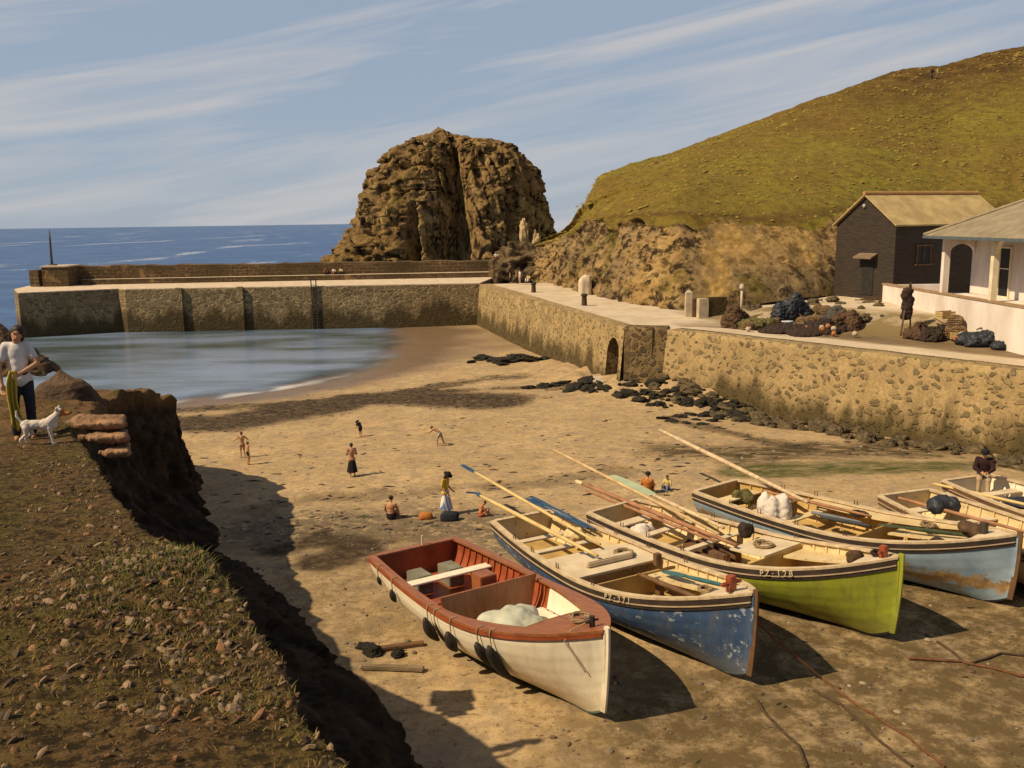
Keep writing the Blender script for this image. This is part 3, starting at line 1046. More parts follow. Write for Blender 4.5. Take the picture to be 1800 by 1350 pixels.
for px in (320, 425):
    x = at(px, 520, Y=105.4)[0]
    t = (x + 44.1) / 40.5
    yf = 104.4 + 1.6 * t
    q = MB()
    w_ = .34 if px < 500 else .22
    q.box((x, yf - .14, (QZ - .3 - 5) / 2 + (0.35 if px < 500 else .2)), (w_ * 2, .36, QZ + 4.9 if px < 500 else QZ + 4.4))
    qo = q.build('pilaster', [pier_face_m], pr)
    uv_by_side(qo)
# ladder and mooring rings
x = at(551, 520, Y=104.8)[0]
ld = empty('ladder', (x, 104.4, 0), 0, 'dark iron ladder fixed upright to the harbour face of the pier', 'ladder')
q = MB()
for s_ in (-.28, .28):
    q.tube([(s_, 0, -1), (s_, 0, 5.9)], .07, 6)
q.build('rail', dark_iron, ld)
q = MB()
for i in range(20):
    q.tube([(-.28, 0, -.6 + i * .3), (.28, 0, -.6 + i * .3)], .035, 6)
q.build('rung', dark_iron, ld)
ld.location.y = 104.4 + 1.6 * (x + 44.1) / 40.5 - .12
q = MB()
q.tube([(-.1, .0, 0), (-.05, 0, 6.2), (0, 0, 8.2)], [.15, .12, .05], 8)
q.lathe([(.5, 0), (.5, .25), (.2, .3)], 10)
po = q.build('beacon_pole', mat('grey_pole', (.10, .10, .11)), None, True)
p = at(93, 466, Y=112.0)
po.location = (p[0], p[1], QZ + 2.6)
po.scale = (1, 1, .52)
tag(po, 'thin dark pole standing on the end block of the pier', 'pole')

# ------------------------------------------------------------------ sea stack
def rock_mass(name, cx, cy, prof, depth, m, nth=300, nz=190, z0=-4, seed=0, a1=2.6, a2=1.3, cleft=None, sharp=1.0):
    """prof: list of (z, left x, right x) seen from the harbour; depth = front-to-back ratio"""
    pz = [p[0] for p in prof]
    zs = np.linspace(z0, prof[-1][0], nz)
    xl = np.interp(zs, pz, [p[1] for p in prof])
    xr = np.interp(zs, pz, [p[2] for p in prof])
    th = np.linspace(0, 2 * np.pi, nth, endpoint=False)
    rad = (xr - xl) / 2
    mid = (xr + xl) / 2
    X = mid[:, None] + rad[:, None] * np.cos(th)[None]
    Y = rad[:, None] * depth * np.sin(th)[None]
    Z = zs[:, None] * np.ones_like(X)
    N = np.stack([np.cos(th) + 0 * Z, np.sin(th) + 0 * Z, 0 * Z], -1)
    P = np.stack([X, Y, Z], -1)
    S = P + seed * 31.7
    att = np.clip(rad / 4, 0, 1)[:, None]
    lean = S.copy()
    lean[..., 0] += .22 * S[..., 2]
    d = a1 * fbm(lean * np.array([.15, .15, .035]), 3, seed + 1, True) + a2 * fbm(lean * np.array([.42, .42, .10]), 4, seed + 2, True) + .45 * fbm(S * np.array([1.0, 1.0, .8]), 4, seed + 3, True) + .5 * fbm(S * .3, 3, seed + 4)
    ck_ = fbm(lean * np.array([.34, .34, .045]), 3, seed + 21)
    d = d - 1.5 * np.exp(-(ck_ / .055) ** 2) * (a1 / 2.6) - .8 * np.exp(-(fbm(S * np.array([.5, .5, .3]), 3, seed + 23) / .05) ** 2) * (a1 / 2.6)
    d = d * att - .35 * a1 * att
    if cleft is not None:
        for (c0, c1, zc0, zc1, wd, dpth) in cleft:
            t = np.clip((Z - zc0) / (zc1 - zc0), 0, 1)
            xc = c0 + (c1 - c0) * t
            w_ = wd * (1.25 - t)
            q_ = (X - xc) / w_
            g = np.where(q_ < 0, np.exp(-(q_ / 1.3) ** 2), np.exp(-(q_ / .35) ** 2)) * (np.sin(th)[None] < 0) * sstep(zc1 + 1, zc1 - 3, Z)
            d = d - dpth * g * (1 - .55 * t)
    P = P + N * d[..., None]
    P[..., 2] += (.5 + .6 * sstep(zs[-1] * .55, zs[-1], Z) * a1 / 2.6) * att * fbm(S * .55, 4, seed + 9, True)
    P = np.concatenate([P, np.repeat(P[-1].mean(0)[None, None] + np.array([0, 0, .3]), nth, 1)], 0)
    P[..., 0] += cx
    P[..., 1] += cy
    return grid_obj(name, P, m, None, wrap=True)


k = NT('stack_rock')
r1, r2, r3 = k.noise(.16, 8, .68, (1, 1, .55)), k.noise(.75, 9, .74, (1, 1, .6)), k.noise(3, 6, .7)
c = k.ramp(r1, [(.34, (.20, .12, .052)), (.5, (.36, .23, .095)), (.66, (.50, .35, .15))])
c = k.mix(k.ramp(r2, [(.42, 1.0), (.54, 0.0)]), c, (.030, .018, .009))
c = k.mix(k.ramp(k.noise(.2, 6, .7), [(.56, 0.0), (.66, .5)]), c, (.25, .19, .04))
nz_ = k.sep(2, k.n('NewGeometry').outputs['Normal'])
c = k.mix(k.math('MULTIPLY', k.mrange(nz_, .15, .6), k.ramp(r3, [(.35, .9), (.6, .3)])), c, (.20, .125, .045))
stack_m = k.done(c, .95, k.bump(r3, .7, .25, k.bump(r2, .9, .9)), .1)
SY_ = 150.0


def spx(px, py):
    p = at(px, py, Y=SY_)
    return p


left = [(578, 458), (622, 418), (640, 380), (648, 320), (668, 296), (682, 280), (694, 266), (722, 252), (744, 238), (757, 227), (763, 219)]
right = [(960, 458), (950, 418), (944, 380), (938, 330), (930, 308), (914, 284), (894, 266), (862, 252), (806, 238), (783, 227), (768, 219)]
prof = [(-5, spx(575, 470)[0] - 1, spx(985, 470)[0] + 1)]
for l, r_ in zip(left, right):
    z = spx(l[0], (l[1] + r_[1]) / 2)[2]
    prof.append((z, spx(*l)[0], spx(*r_)[0]))
scx = spx(790, 400)[0]
prof = [(z, a - scx, b2 - scx) for z, a, b2 in prof]
zt = prof[-1][0]
cl_ = [(spx(835, 450)[0] - scx, spx(800, 290)[0] - scx, 4, zt - 3, 3.2, 9.5), (spx(735, 450)[0] - scx, spx(738, 360)[0] - scx, 4, 15, 1.5, 4.5),
       (spx(905, 440)[0] - scx, spx(880, 330)[0] - scx, 4, 17, 1.2, 3.0), (spx(662, 445)[0] - scx, spx(668, 410)[0] - scx, 4, 11, 2.2, 3.5)]
stk = rock_mass('sea_stack', scx, SY_ + 6, prof, .62, stack_m, 420, 260, -5, 1, 2.6, 1.9, cl_)
tag(stk, 'huge dark brown rock island with a deep vertical cleft, rising behind the pier', 'sea stack')

# knoll where the pier meets the hill, with two pointed rocks on it
kn_m = mat('knoll_rock', (.185, .13, .072), (.035, .024, .014), .55, .95, 1.0, 1.6, .5, .1, None, .38, .62)


def boulder(name, c, r, m, seed=0, n=26, amp=.28, rot=0.0, fq=1.3):
    th = np.linspace(0, 2 * np.pi, n, endpoint=False)
    ph = np.linspace(-np.pi / 2, np.pi / 2, n // 2 + 2)
    P = np.stack([np.cos(ph)[:, None] * np.cos(th)[None], np.cos(ph)[:, None] * np.sin(th)[None], np.sin(ph)[:, None] + 0 * th[None]], -1)
    q = 1 + amp * fbm(P * fq + seed * 9.1, 3, seed) + .5 * amp * fbm(P * fq * 2.4 + seed * 3.3, 3, seed + 5, True)
    P = np.sign(P) * np.abs(P) ** .8 * q[..., None] * np.array(r)
    P[0], P[-1] = P[0].mean(0), P[-1].mean(0)
    o = grid_obj(name, P, m, None, wrap=True)
    o.location = c
    o.rotation_euler = (0, 0, rot)
    return o


kz = at(922, 470, Y=114)
tag(boulder('rock', (kz[0] + .9, 117.0, 5.4), (4.2, 3.3, 3.7), kn_m, 3, 120, .5, 0, 2.2), 'broken grey brown rock knoll where the pier meets the hill', 'rock')
for (px, py, h, lab) in ((921, 412, 2.5, 'taller pale pointed rock on the knoll by the sea stack'), (943, 424, 1.6, 'shorter pale pointed rock on the knoll by the sea stack')):
    p = at(px, py, Y=117)
    tag(boulder('rock', (p[0], 117, p[2]), (.48, .45, h * .62), mat('pale_rock', (.50, .38, .20), (.30, .21, .10), 1.2, .9, .6, 4, .1), int(px), 34, .7, 0, 1.8), lab, 'rock')

p = quay_pt(1025, 518)
tag(boulder('rock', (p[0] + .2, p[1], p[2] + .4), (.62, .5, 1.5), mat('white_rock', (.58, .49, .36), (.44, .35, .24), 1.5, .9, .4, 5, .05), 8, 30, .3), 'pale upright boulder at the cliff foot behind the nearer bollard', 'rock')
q = MB()
q.add([(-1.9, 0, 0), (-1.0, -.5, 0), (1.6, -.1, 2.9), (1.9, .3, 2.8), (-1.9, .25, .1), (1.3, .3, 2.7), (-.7, .3, 0), (1.7, .5, 2.5)], [[0, 1, 2, 5, 4], [1, 6, 7, 3, 2], [4, 5, 3, 7, 6], [2, 3, 5], [0, 4, 6, 1]])
o = q.build('slab', mat('white_rock', ()), None)
p = quay_pt(950, 489)
o.location = (p[0] - .6, p[1], p[2] - .1)
o.scale = (.8, .8, .85)
tag(o, 'pale slab leaning against the foot of the cliff at the pier head', 'slab')

# bollards
for i, (px, py, lab) in enumerate(((938, 514, 'rusty bollard standing farther along the quay, near the pier corner'), (1027, 537, 'rusty bollard standing nearer on the quay, in front of the pale boulder'))):
    p = quay_pt(px, py)
    if i == 0:
        b_ = empty('bollard', p, 0, lab, 'bollard', 'bollards on the quay')
        q = MB(); q.lathe([(.26, -.1), (.24, .1), (.21, .75), (.23, .8)], 16); q.build('post', iron, b_, True)
        q = MB(); q.lathe([(.24, .802), (.29, .84), (.29, .93), (.2, 1.0), (.02, 1.02)], 16); q.build('head', dark_iron, b_, True)
        b0 = b_
    else:
        b_ = copy_tree(b0)
        b_.location = p
        b_['label'] = lab
# ------------------------------------------------------------------ buildings
wash = mat('white_wash', (.74, .66, .60), (.56, .48, .41), .7, .85, .35, 6, .02, .2, (1, 1, .35))
pale_stone = mat('pale_stone', (.52, .43, .31), (.34, .27, .18), 1.6, .9, .5, 6, .03)
slate = mat('tan_slate', (.29, .24, .16), (.17, .135, .085), 1.1, .85, .5, 5, .04, .25, (1, 1, 1), .3, .7)
tar = mat('tarred_boards', (.048, .034, .024), (.022, .016, .012), 1.3, .75, .9, 2.2, .05, .3, (1, 1, 8))
black = mat('dark_opening', (.012, .012, .014), (.008, .008, .009), 2, .5)
ridge_m = mat('ridge_tile', (.42, .24, .09), (.30, .16, .06), 3, .85)
brown_wood = mat('brown_wood', (.16, .085, .04), (.09, .048, .024), 2.5, .75, .4, 10, .01)
cream_paint = mat('cream_paint', (.74, .66, .48), (.60, .52, .36), 2, .7)

hs = empty('verandah_house', (26.5, 45, 5.5), 0, 'white house with arched verandah, pillars and a grey hipped roof at the right edge', 'house')


def P_(mb, name, m, par, **kw):
    o = mb.build(name, m, par, **kw)
    o.location = -Vector(par.location)
    return o


q = MB(); q.box((26.45, 45.2, 6.0), (.35, 38.4, 2.5)); q.box((27.4, 40.4, 6.0), (1.6, 32.4, 2.5))
q.box((28.6, 64.2, 6.1), (4.0, .35, 2.3))
P_(q, 'plinth', wash, hs)
q = MB(); q.box((26.45, 45.2, 7.30), (.44, 38.6, .09))
P_(q, 'coping', mat('coping_brown', (.34, .22, .12), (.24, .15, .08), 3), hs)
q = MB(); q.box((29.0, 40.2, 9.05), (1.4, 32.0, 3.6))
P_(q, 'wall', wash, hs)
# arched end of the verandah: piers and the head over the opening
q = MB()
xa0, xa1, yw, zs_ = 26.78, 28.28, 56.0, 9.75
q.box((26.6, yw, 9.05), (.36, .36, 3.5))
cx_, r_ = (xa0 + xa1) / 2, (xa1 - xa0) / 2
pts = [(cx_ - r_ * math.cos(math.pi * i / 12), zs_ + .72 * r_ * math.sin(math.pi * i / 12)) for i in range(13)]
V, Fc = [], []
for (x, z) in pts:
    V += [(x, yw - .16, z), (x, yw - .16, 10.8), (x, yw + .16, z), (x, yw + .16, 10.8)]
for i in range(12):
    a = 4 * i
    Fc += [[a, a + 4, a + 5, a + 1], [a + 2, a + 3, a + 7, a + 6], [a, a + 2, a + 6, a + 4]]
q.add(V, Fc)
P_(q, 'arch', wash, hs)
for y in (50.3, 44.8, 39.2):
    q = MB()
    q.box((26.6, y, 9.0), (.32, .32, 3.3))
    for s_ in (-1, 1):     # curved brackets either side
        V = []
        for i in range(7):
            t = i / 6
            V += [(26.47, y + s_ * (.16 + .55 * t), 10.62), (26.47, y + s_ * (.16 + .55 * t), 10.62 - .75 * (1 - t) ** 2), (26.73, y + s_ * (.16 + .55 * t), 10.62), (26.73, y + s_ * (.16 + .55 * t), 10.62 - .75 * (1 - t) ** 2)]
        Fc = []
        for i in range(6):
            a = 4 * i
            Fc += [[a, a + 4, a + 5, a + 1], [a + 2, a + 3, a + 7, a + 6], [a + 1, a + 5, a + 7, a + 3]]
        q.add(V, Fc)
    P_(q, 'pillar', cream_paint, hs)
q = MB(); q.box((26.6, 40.5, 10.70), (.3, 31.4, .16))
P_(q, 'beam', cream_paint, hs)
for y in (52.25, 47.4, 42.0):
    w_ = q = MB()
    q.box((28.28, y, 8.75), (.1, 1.05, 2.7))
    wo = P_(q, 'window', black, hs)
    q = MB()
    for (dy, dz, sy_, sz_) in ((-.58, 0, .1, 2.9), (.58, 0, .1, 2.9), (0, 1.4, 1.06, .1), (0, -1.42, 1.3, .12), (0, .2, 1.06, .05)):
        q.box((28.25, y + dy, 8.75 + dz), (.14 if abs(dz) < 1 else .2, sy_, sz_))
    f = q.build('frame', cream_paint, wo)
# hipped roof
x0, x1, y0, y1, ze, zr, a_ = 25.75, 37.6, 22.0, 57.3, 10.80, 13.75, 5.92
q = MB()
top = [(x0, y1, ze), (x0, y0, ze), (x1, y0, ze), (x1, y1, ze), (x0 + a_, y1 - a_, zr), (x0 + a_, y0 + a_, zr)]
low = [(p[0] + (.0), p[1], p[2] - .14) for p in top[:4]]
q.add(top + low, [[0, 1, 5, 4], [3, 0, 4], [2, 3, 4, 5], [1, 2, 5], [0, 6, 7, 1], [1, 7, 8, 2], [2, 8, 9, 3], [3, 9, 6, 0], [6, 9, 8, 7]])
rf = P_(q, 'roof', slate, hs)
q = MB(); q.tube([(x0, y1, ze + .03), (x0 + a_, y1 - a_, zr + .04)], .12, 6); q.tube([(x0 + a_, y1 - a_, zr + .04), (x0 + a_, y0 + a_, zr + .04)], .13, 6)
q.build('hip_tiles', slate, rf)
q = MB(); q.box((x0 - .03, (y0 + y1) / 2, ze - .1), (.1, y1 - y0, .16)); q.build('gutter', mat('gutter_blue_grey', (.10, .13, .15)), rf)

# tarred hut
c0, c1 = Vector((30.4, 72.6, 0)), Vector((27.9, 78.7, 0))
gd = (c1 - c0).normalized()
ld_ = Vector((gd.y, -gd.x, 0))
wid, L_ = (c1 - c0).length, 12.0
ez = at(1568, 391, Y=72.7)[2]
rz_ = at(1516, 341, Y=75.6)[2]
ht = empty('tarred_hut', (c0.x, c0.y, 5.6), 0, 'black tarred net hut with a tan slate roof, standing under the hill', 'hut')
HT = Matrix(((ld_.x, gd.x, 0, c0.x), (ld_.y, gd.y, 0, c0.y), (0, 0, 1, 0), (0, 0, 0, 1)))
q = MB()
q.add([(0, 0, 5), (0, wid, 5), (0, wid, ez), (0, wid / 2, rz_ - .12), (0, 0, ez), (L_, 0, 5), (L_, wid, 5), (L_, wid, ez), (L_, wid / 2, rz_ - .12), (L_, 0, ez)],
      [[0, 1, 2, 3, 4], [9, 8, 7, 6, 5], [0, 4, 9, 5], [1, 6, 7, 2]], 0, HT)
P_(q, 'walls', tar, ht)
q = MB()
ov = .28
sl = (rz_ - ez) / (wid / 2)
for s_ in (0, 1):
    ya, yb = (-ov, wid / 2) if s_ == 0 else (wid + ov, wid / 2)
    za = ez - ov * sl
    q.add([(-.3, ya, za), (L_ + .3, ya, za), (L_ + .3, yb, rz_), (-.3, yb, rz_), (-.3, ya, za - .12), (L_ + .3, ya, za - .12), (L_ + .3, yb, rz_ - .12), (-.3, yb, rz_ - .12)],
          [[0, 1, 2, 3], [4, 7, 6, 5], [0, 4, 5, 1], [0, 3, 7, 4], [1, 5, 6, 2]], 0, HT)
rf = P_(q, 'roof', mat('tan_slate_warm', (.46, .34, .155), (.30, .215, .095), .8, .85, .5, 4, .04), ht)
q = MB(); q.tube([HT @ Vector((-.33, wid / 2, rz_ + .05)), HT @ Vector((L_ + .33, wid / 2, rz_ + .05))], .17, 8)
q.build('ridge', ridge_m, rf)
q = MB(); q.add(*(lambda b: (b.v, b.f))(MB().box((-.03, 2.75, 6.9), (.06, 1.25, 2.5)).box((-.06, 2.75, 8.2), (.08, 1.5, .12))), 0, HT)
dr = P_(q, 'door', mat('tar_door', (.028, .025, .024), (.018, .016, .015), 2), ht)
q = MB(); q.add([(-.02, 1.75, 9.05), (-.02, 3.75, 9.05), (-.75, 3.75, 8.72), (-.75, 1.75, 8.72), (-.02, 1.75, 8.93), (-.02, 3.75, 8.93), (-.75, 3.75, 8.6), (-.75, 1.75, 8.6)],
            [[0, 1, 2, 3], [7, 6, 5, 4], [0, 3, 7, 4], [1, 5, 6, 2], [3, 2, 6, 7], [0, 4, 5, 1]], 0, HT)
P_(q, 'canopy', mat('canopy_wood', (.20, .14, .09)), ht)
q = MB(); q.ball((-.12, wid / 2 + .15, rz_ - .95), (.1, .16, .16), 10, 0, HT)
P_(q, 'gable_lamp', mat('pale_enamel', (.45, .42, .38)), ht)
q = MB(); q.add(*(lambda b: (b.v, b.f))(MB().box((3.0, -.02, 8.9), (1.3, .05, 1.4))), 0, HT)
wn_ = P_(q, 'window', black, ht)
q = MB(); q.add(*(lambda b: (b.v, b.f))(MB().box((3.0, -.06, 9.65), (1.7, .10, .12)).box((3.0, -.1, 8.12), (1.8, .22, .12)).box((3.0, -.05, 8.9), (.07, .08, 1.4)).box((2.3, -.05, 8.9), (.08, .08, 1.4)).box((3.7, -.05, 8.9), (.08, .08, 1.4))), 0, HT)
q.build('frame', brown_wood, wn_)

# ------------------------------------------------------------------ rocks
weed_rock = mat('weedy_rock', (.030, .024, .012), (.010, .008, .006), 1.6, .75, 1.0, 5, .08, .3)
foot_rock = mat('foot_rock', (.15, .11, .055), (.045, .034, .020), 1.3, .9, .8, 4, .1)
shade_rock = mat('headland_rock', (.13, .080, .045), (.030, .019, .012), 1.0, .92, 1.0, 4, .15)
orange_rock = mat('orange_ledge', (.33, .19, .10), (.13, .075, .04), 1.4, .9, .8, 5, .08)
protos = [bpy.data.meshes.new('x')]
bm_ = []
for i in range(5):
    o = boulder('rock', (0, 0, 0), (1, .8, .62), weed_rock, 40 + i, 34, .75, 0, 1.9)
    bm_.append(o.data)
    bpy.data.objects.remove(o)
bf_ = []
for i in range(5):
    o = boulder('rock', (0, 0, 0), (1, .85, .7), foot_rock, 60 + i, 34, .62, 0, 1.8)
    bf_.append(o.data)
    bpy.data.objects.remove(o)


def put_rock(me, p, s, lab, grp=None, name='rock', sq=1.0):
    o = bpy.data.objects.new(name, me)
    COL.objects.link(o)
    o.location = p
    o.scale = (s, s * random.uniform(.75, 1.2), s * sq * random.uniform(.8, 1.15))
    o.rotation_euler = (random.uniform(-.2, .2), random.uniform(-.2, .2), random.uniform(0, 6.28))
    return tag(o, lab, 'rock', grp)


G1 = 'weedy black rocks strewn below the arched doorway'
n_ = 0
while n_ < 125:
    t = random.random()
    px = 1040 + 330 * t + random.gauss(0, 12)
    lo = np.interp(px, [1030, 1100, 1200, 1370], [690, 704, 728, 752])
    hi = np.interp(px, [1030, 1100, 1200, 1370], [668, 662, 676, 716])
    py = random.uniform(hi, lo)
    p = ground(px, py)
    d, s_ = seg_dist(np.array([p[0]]), np.array([p[1]]), WALL)
    if s_[0] < 0 or d[0] < .3:
        pass
    put_rock(random.choice(bm_), (p[0], p[1], p[2] + .02), random.choice([.10, .14, .18, .24, .32, .42]) , 'dark weed covered rock strewn on the sand below the arched doorway', G1, sq=.8)
    n_ += 1
G2 = 'brown boulders along the foot of the quay wall'
wa, wb = np.array((10.2, 59.2)), np.array((27.0, 36.8))
wd0 = (wb - wa) / np.hypot(*(wb - wa))
wn0 = np.array((wd0[1], -wd0[0]))
for n_ in range(170):
    s_ = random.choice([.10, .14, .18, .22, .28, .36, .5])
    q_ = wa + (wb - wa) * random.random() + wn0 * (.55 + 2.9 * random.random() ** 1.6)
    put_rock(random.choice(bf_), (q_[0], q_[1], gz(*q_) + .02), s_, 'brown boulder in the rubble along the foot of the near quay wall', G2, sq=.85)
G3 = 'low black rocks out on the open sand'
for px, py, s_ in ((828, 637, .5), (850, 632, .9), (872, 635, .8), (893, 636, 1.1), (912, 629, .8), (938, 634, .9), (955, 632, .5), (884, 641, .5),
                   (930, 682, .5), (958, 680, .6), (985, 676, .7), (1010, 683, .7), (1032, 672, .6), (1000, 688, .4)):
    p = ground(px, py)
    put_rock(random.choice(bm_), (p[0], p[1], p[2]), s_, 'low black rock lying on the open sand before the corner of the quay', G3, sq=.5)
G4 = 'flat brown stones on the sand near the wall foot'
for px, py in ((1165, 735), (1180, 741), (1192, 733), (1205, 744), (1222, 738), (1212, 729), (1238, 746), (1250, 740)):
    p = ground(px, py)
    put_rock(random.choice(bm_), p, random.uniform(.25, .4), 'flat dark stone lying on the sand out from the wall foot', G4, sq=.35)

# outcrops of the near headland, dark on the side turned from the sun
def outcrop(name, Y, prof, m, lab, depth=.8, seed=3, a1=.7, a2=.5, nth=150, nz=90, z0=None):
    pr_ = []
    cx = None
    for (py, l, r_) in prof:
        A_, B_ = at(l, py, Y=Y), at(r_, py, Y=Y)
        pr_.append((A_[2], A_[0], B_[0]))
    cx = (pr_[-1][1] + pr_[-1][2]) / 2
    pr_ = [(z, a - cx, b - cx) for z, a, b in pr_]
    o = rock_mass(name, cx, Y, pr_, depth, m, nth, nz, pr_[0][0], seed, a1, a2)
    return tag(o, lab, 'rock')


for (px, py, Y, sx_, sz_, lab) in ((176, 742, 16.2, .80, .075, 'highest of the flat orange ledges beside the dog'), (190, 765, 16.0, .60, .07, 'middle flat orange ledge below the dog'), (207, 790, 15.9, .34, .06, 'lowest and smallest orange ledge below the dog')):
    p = at(px, py, Y=Y)
    q = MB()
    q.box((0, 0, 0), (sx_, .55, sz_), 0, None, .15)
    q.box((-.25 * sx_, .1, -.03), (sx_ * .8, .6, sz_), 0, None, -.2)
    q.box((.22 * sx_, .05, -.05), (sx_ * .55, .35, sz_ * .9), 0, None, .5)
    o = q.remesh('ledge', orange_rock, None, .02, 0, lambda P: .035 * fbm(P * 3.5, 3, px, True) + .025 * fbm(P * 12, 3, px, True))
    o.location = p
    o.rotation_euler = (.04, .07, .2)
    tag(o, lab, 'rock ledge')
outcrop('rock', 27.0, [(760, 50, 190), (705, 58, 168), (684, 64, 156), (674, 72, 144), (668, 88, 128)], shade_rock,
        'flat topped dark rock behind the woman on the near headland', .7, 12, .3, .3)
outcrop('rock', 62, [(660, -60, 95), (640, -50, 82), (610, -45, 40), (585, -40, 12), (572, -30, 0)], shade_rock,
        'black sea rock cut by the left edge, standing in the harbour mouth', .7, 15, .6, .4)

# ------------------------------------------------------------------ gear heaped on the quay
net_m = mat('brown_net', (.13, .075, .040), (.045, .026, .016), 6, .95, 1.0, 18, .05)
net_d = mat('dark_net', (.055, .036, .026), (.020, .014, .012), 6, .95, 1.0, 18, .05)
tarp_m = mat('black_tarp', (.030, .034, .042), (.018, .020, .026), 1.5, .5, .6, 3, .05)
withy = mat('withy', (.26, .165, .08), (.12, .07, .035), 7, .9, .8, 20, .03)


def heap(name, px, py, r, h, m, lab, cat, seed=0, n=9, grp=None, pt=quay_pt):
    random.seed(seed + 100)
    q = MB()
    for i in range(n):
        a, d = random.random() * 6.28, random.random() ** .6 * r * .75
        q.ball((d * math.cos(a), d * math.sin(a) * .7, h * .28 * random.uniform(.6, 1.1) * (1.3 - d / r)), (r * random.uniform(.3, .5), r * random.uniform(.25, .45), h * random.uniform(.35, .6) * (1.25 - .6 * d / r)), 12)
    o = q.remesh(name, m, None, .045, 2, lambda P: .13 * fbm(P * 3.0, 3, seed) + .11 * fbm(P * 6, 3, seed + 2, True) + .05 * fbm(P * 15, 2, seed + 4))
    p = pt(px, py)
    o.location = p
    return tag(o, lab, cat, grp)


heap('net_heap', 1292, 576, 1.1, 1.7, net_m, 'heap of brown fishing net at the left end of the gear on the quay', 'net', 1)
heap('net_heap', 1335, 578, 1.2, 1.0, mat('olive_net', (.15, .13, .045), (.06, .05, .02), 5, .95, 1.0, 15, .05), 'low olive green heap of net beside the brown one on the quay', 'net', 2)
heap('tarpaulin_heap', 1392, 564, 1.3, 2.2, tarp_m, 'black tarpaulin thrown over a tall pile of gear on the quay', 'tarpaulin', 3)
heap('net_heap', 1445, 582, 1.5, .9, net_d, 'dark tangled net spread low before the pots on the quay', 'net', 4)
heap('net_heap', 1487, 578, 1.0, 1.3, net_m, 'rounded brown net pile at the right end of the pots on the quay', 'net', 5)
heap('net_heap', 1616, 594, 1.0, 1.0, net_m, 'brown net bundle at the foot of the leaning pole', 'net', 6)
heap('net_heap', 1642, 598, .9, 1.1, net_d, 'dark net heap below the white plinth, left of the wooden crates', 'net', 7)
heap('net_heap', 1722, 604, 1.5, .9, tarp_m, 'long black heap of net and tarpaulin near the right edge of the quay', 'net', 8)
heap('net_heap', 1780, 612, 1.4, .5, tarp_m, 'low black strip of tarpaulin at the right edge of the quay', 'tarpaulin', 9)
# hung net on a pole
p = quay_pt(1588, 585)
nh = empty('net_pole', p, 0, 'dark net hung on an upright pole in front of the white plinth', 'net pole')
q = MB(); q.tube([(-.35, -.4, -.1), (.25, .1, 2.9)], .06, 8); q.tube([(.45, .1, -.1), (.32, .12, 3.0)], .05, 8)
q.build('pole', brown_wood, nh)
q = MB()
for i in range(7):
    q.ball((.1 + .12 * random.uniform(-1, 1), 0, 1.0 + i * .24), (.36, .28, .28), 10)
q.remesh('net', net_d, nh, .05, 2, lambda P: .10 * fbm(P * 3, 3, 4))
# lobster pots
def make_pot(m):
    t = empty('lobster_pot')
    q = MB()
    prof = [(.34, 0), (.37, .10), (.37, .28), (.31, .42), (.20, .50), (.13, .52), (.12, .44)]
    for a in range(22):
        an = 2 * math.pi * a / 22
        q.tube([(r_ * math.cos(an), r_ * math.sin(an), z) for r_, z in prof], .018, 5)
    for r_, z in ((.345, .02), (.375, .12), (.375, .22), (.36, .32), (.28, .44), (.15, .52)):
        q.tube([(r_ * math.cos(2 * math.pi * i / 20), r_ * math.sin(2 * math.pi * i / 20), z) for i in range(21)], .022, 5, cap=False)
    q.build('wicker', m, t, True)
    q = MB(); q.lathe([(.345, -.02), (.345, .03)], 20); q.build('base', net_d, t)
    return t


pot0 = make_pot(withy)
spots_ = [(1425, 570, 0), (1440, 566, 0), (1452, 572, 0), (1460, 564, 0), (1436, 558, .45), (1470, 572, 0), (1410, 575, 0), (1362, 577, 0), (1452, 560, .5), (1670, 590, 0), (1684, 592, 0), (1678, 588, .5), (1315, 580, 0), (1660, 596, 0)]
GP = 'lobster pots stacked on the quay'
for i, (px, py, dz) in enumerate(spots_):
    o = pot0 if i == 0 else copy_tree(pot0)
    p = quay_pt(px, py)
    o.location = (p[0], p[1], p[2] + dz)
    s_ = random.uniform(1.0, 1.3)
    o.scale = (s_, s_, s_)
    o.rotation_euler = (0, random.choice([0, 0, .3, -.5]), random.random() * 6)
    tag(o, 'round brown wicker lobster pot in the gear heaped along the quay', 'lobster pot', GP)
# crates, tub, drum, posts
def crate(px, py, lab, size=(.9, .55, .4), rz=0, m=None, dz=0):
    p = quay_pt(px, py)
    t = empty('crate', (p[0], p[1], p[2] + dz), rz, lab, 'crate')
    x, y, z = size
    q = MB()
    for i in range(3):
        zz = z * (i + .5) / 3
        for s_ in (-1, 1):
            q.box((0, s_ * y / 2, zz), (x, .03, z / 3 - .025))
            q.box((s_ * x / 2, 0, zz), (.03, y - .035, z / 3 - .025))
    q.build('slats', m or withy, t)
    q = MB()
    for a in (-1, 1):
        for b_2 in (-1, 1):
            q.box((a * (x / 2 - .04), b_2 * (y / 2 - .04), z / 2), (.05, .05, z))
    q.build('corner_posts', brown_wood, t)
    q = MB(); q.box((0, 0, .03), (x - .04, y - .04, .04)); q.build('bottom', brown_wood, t)


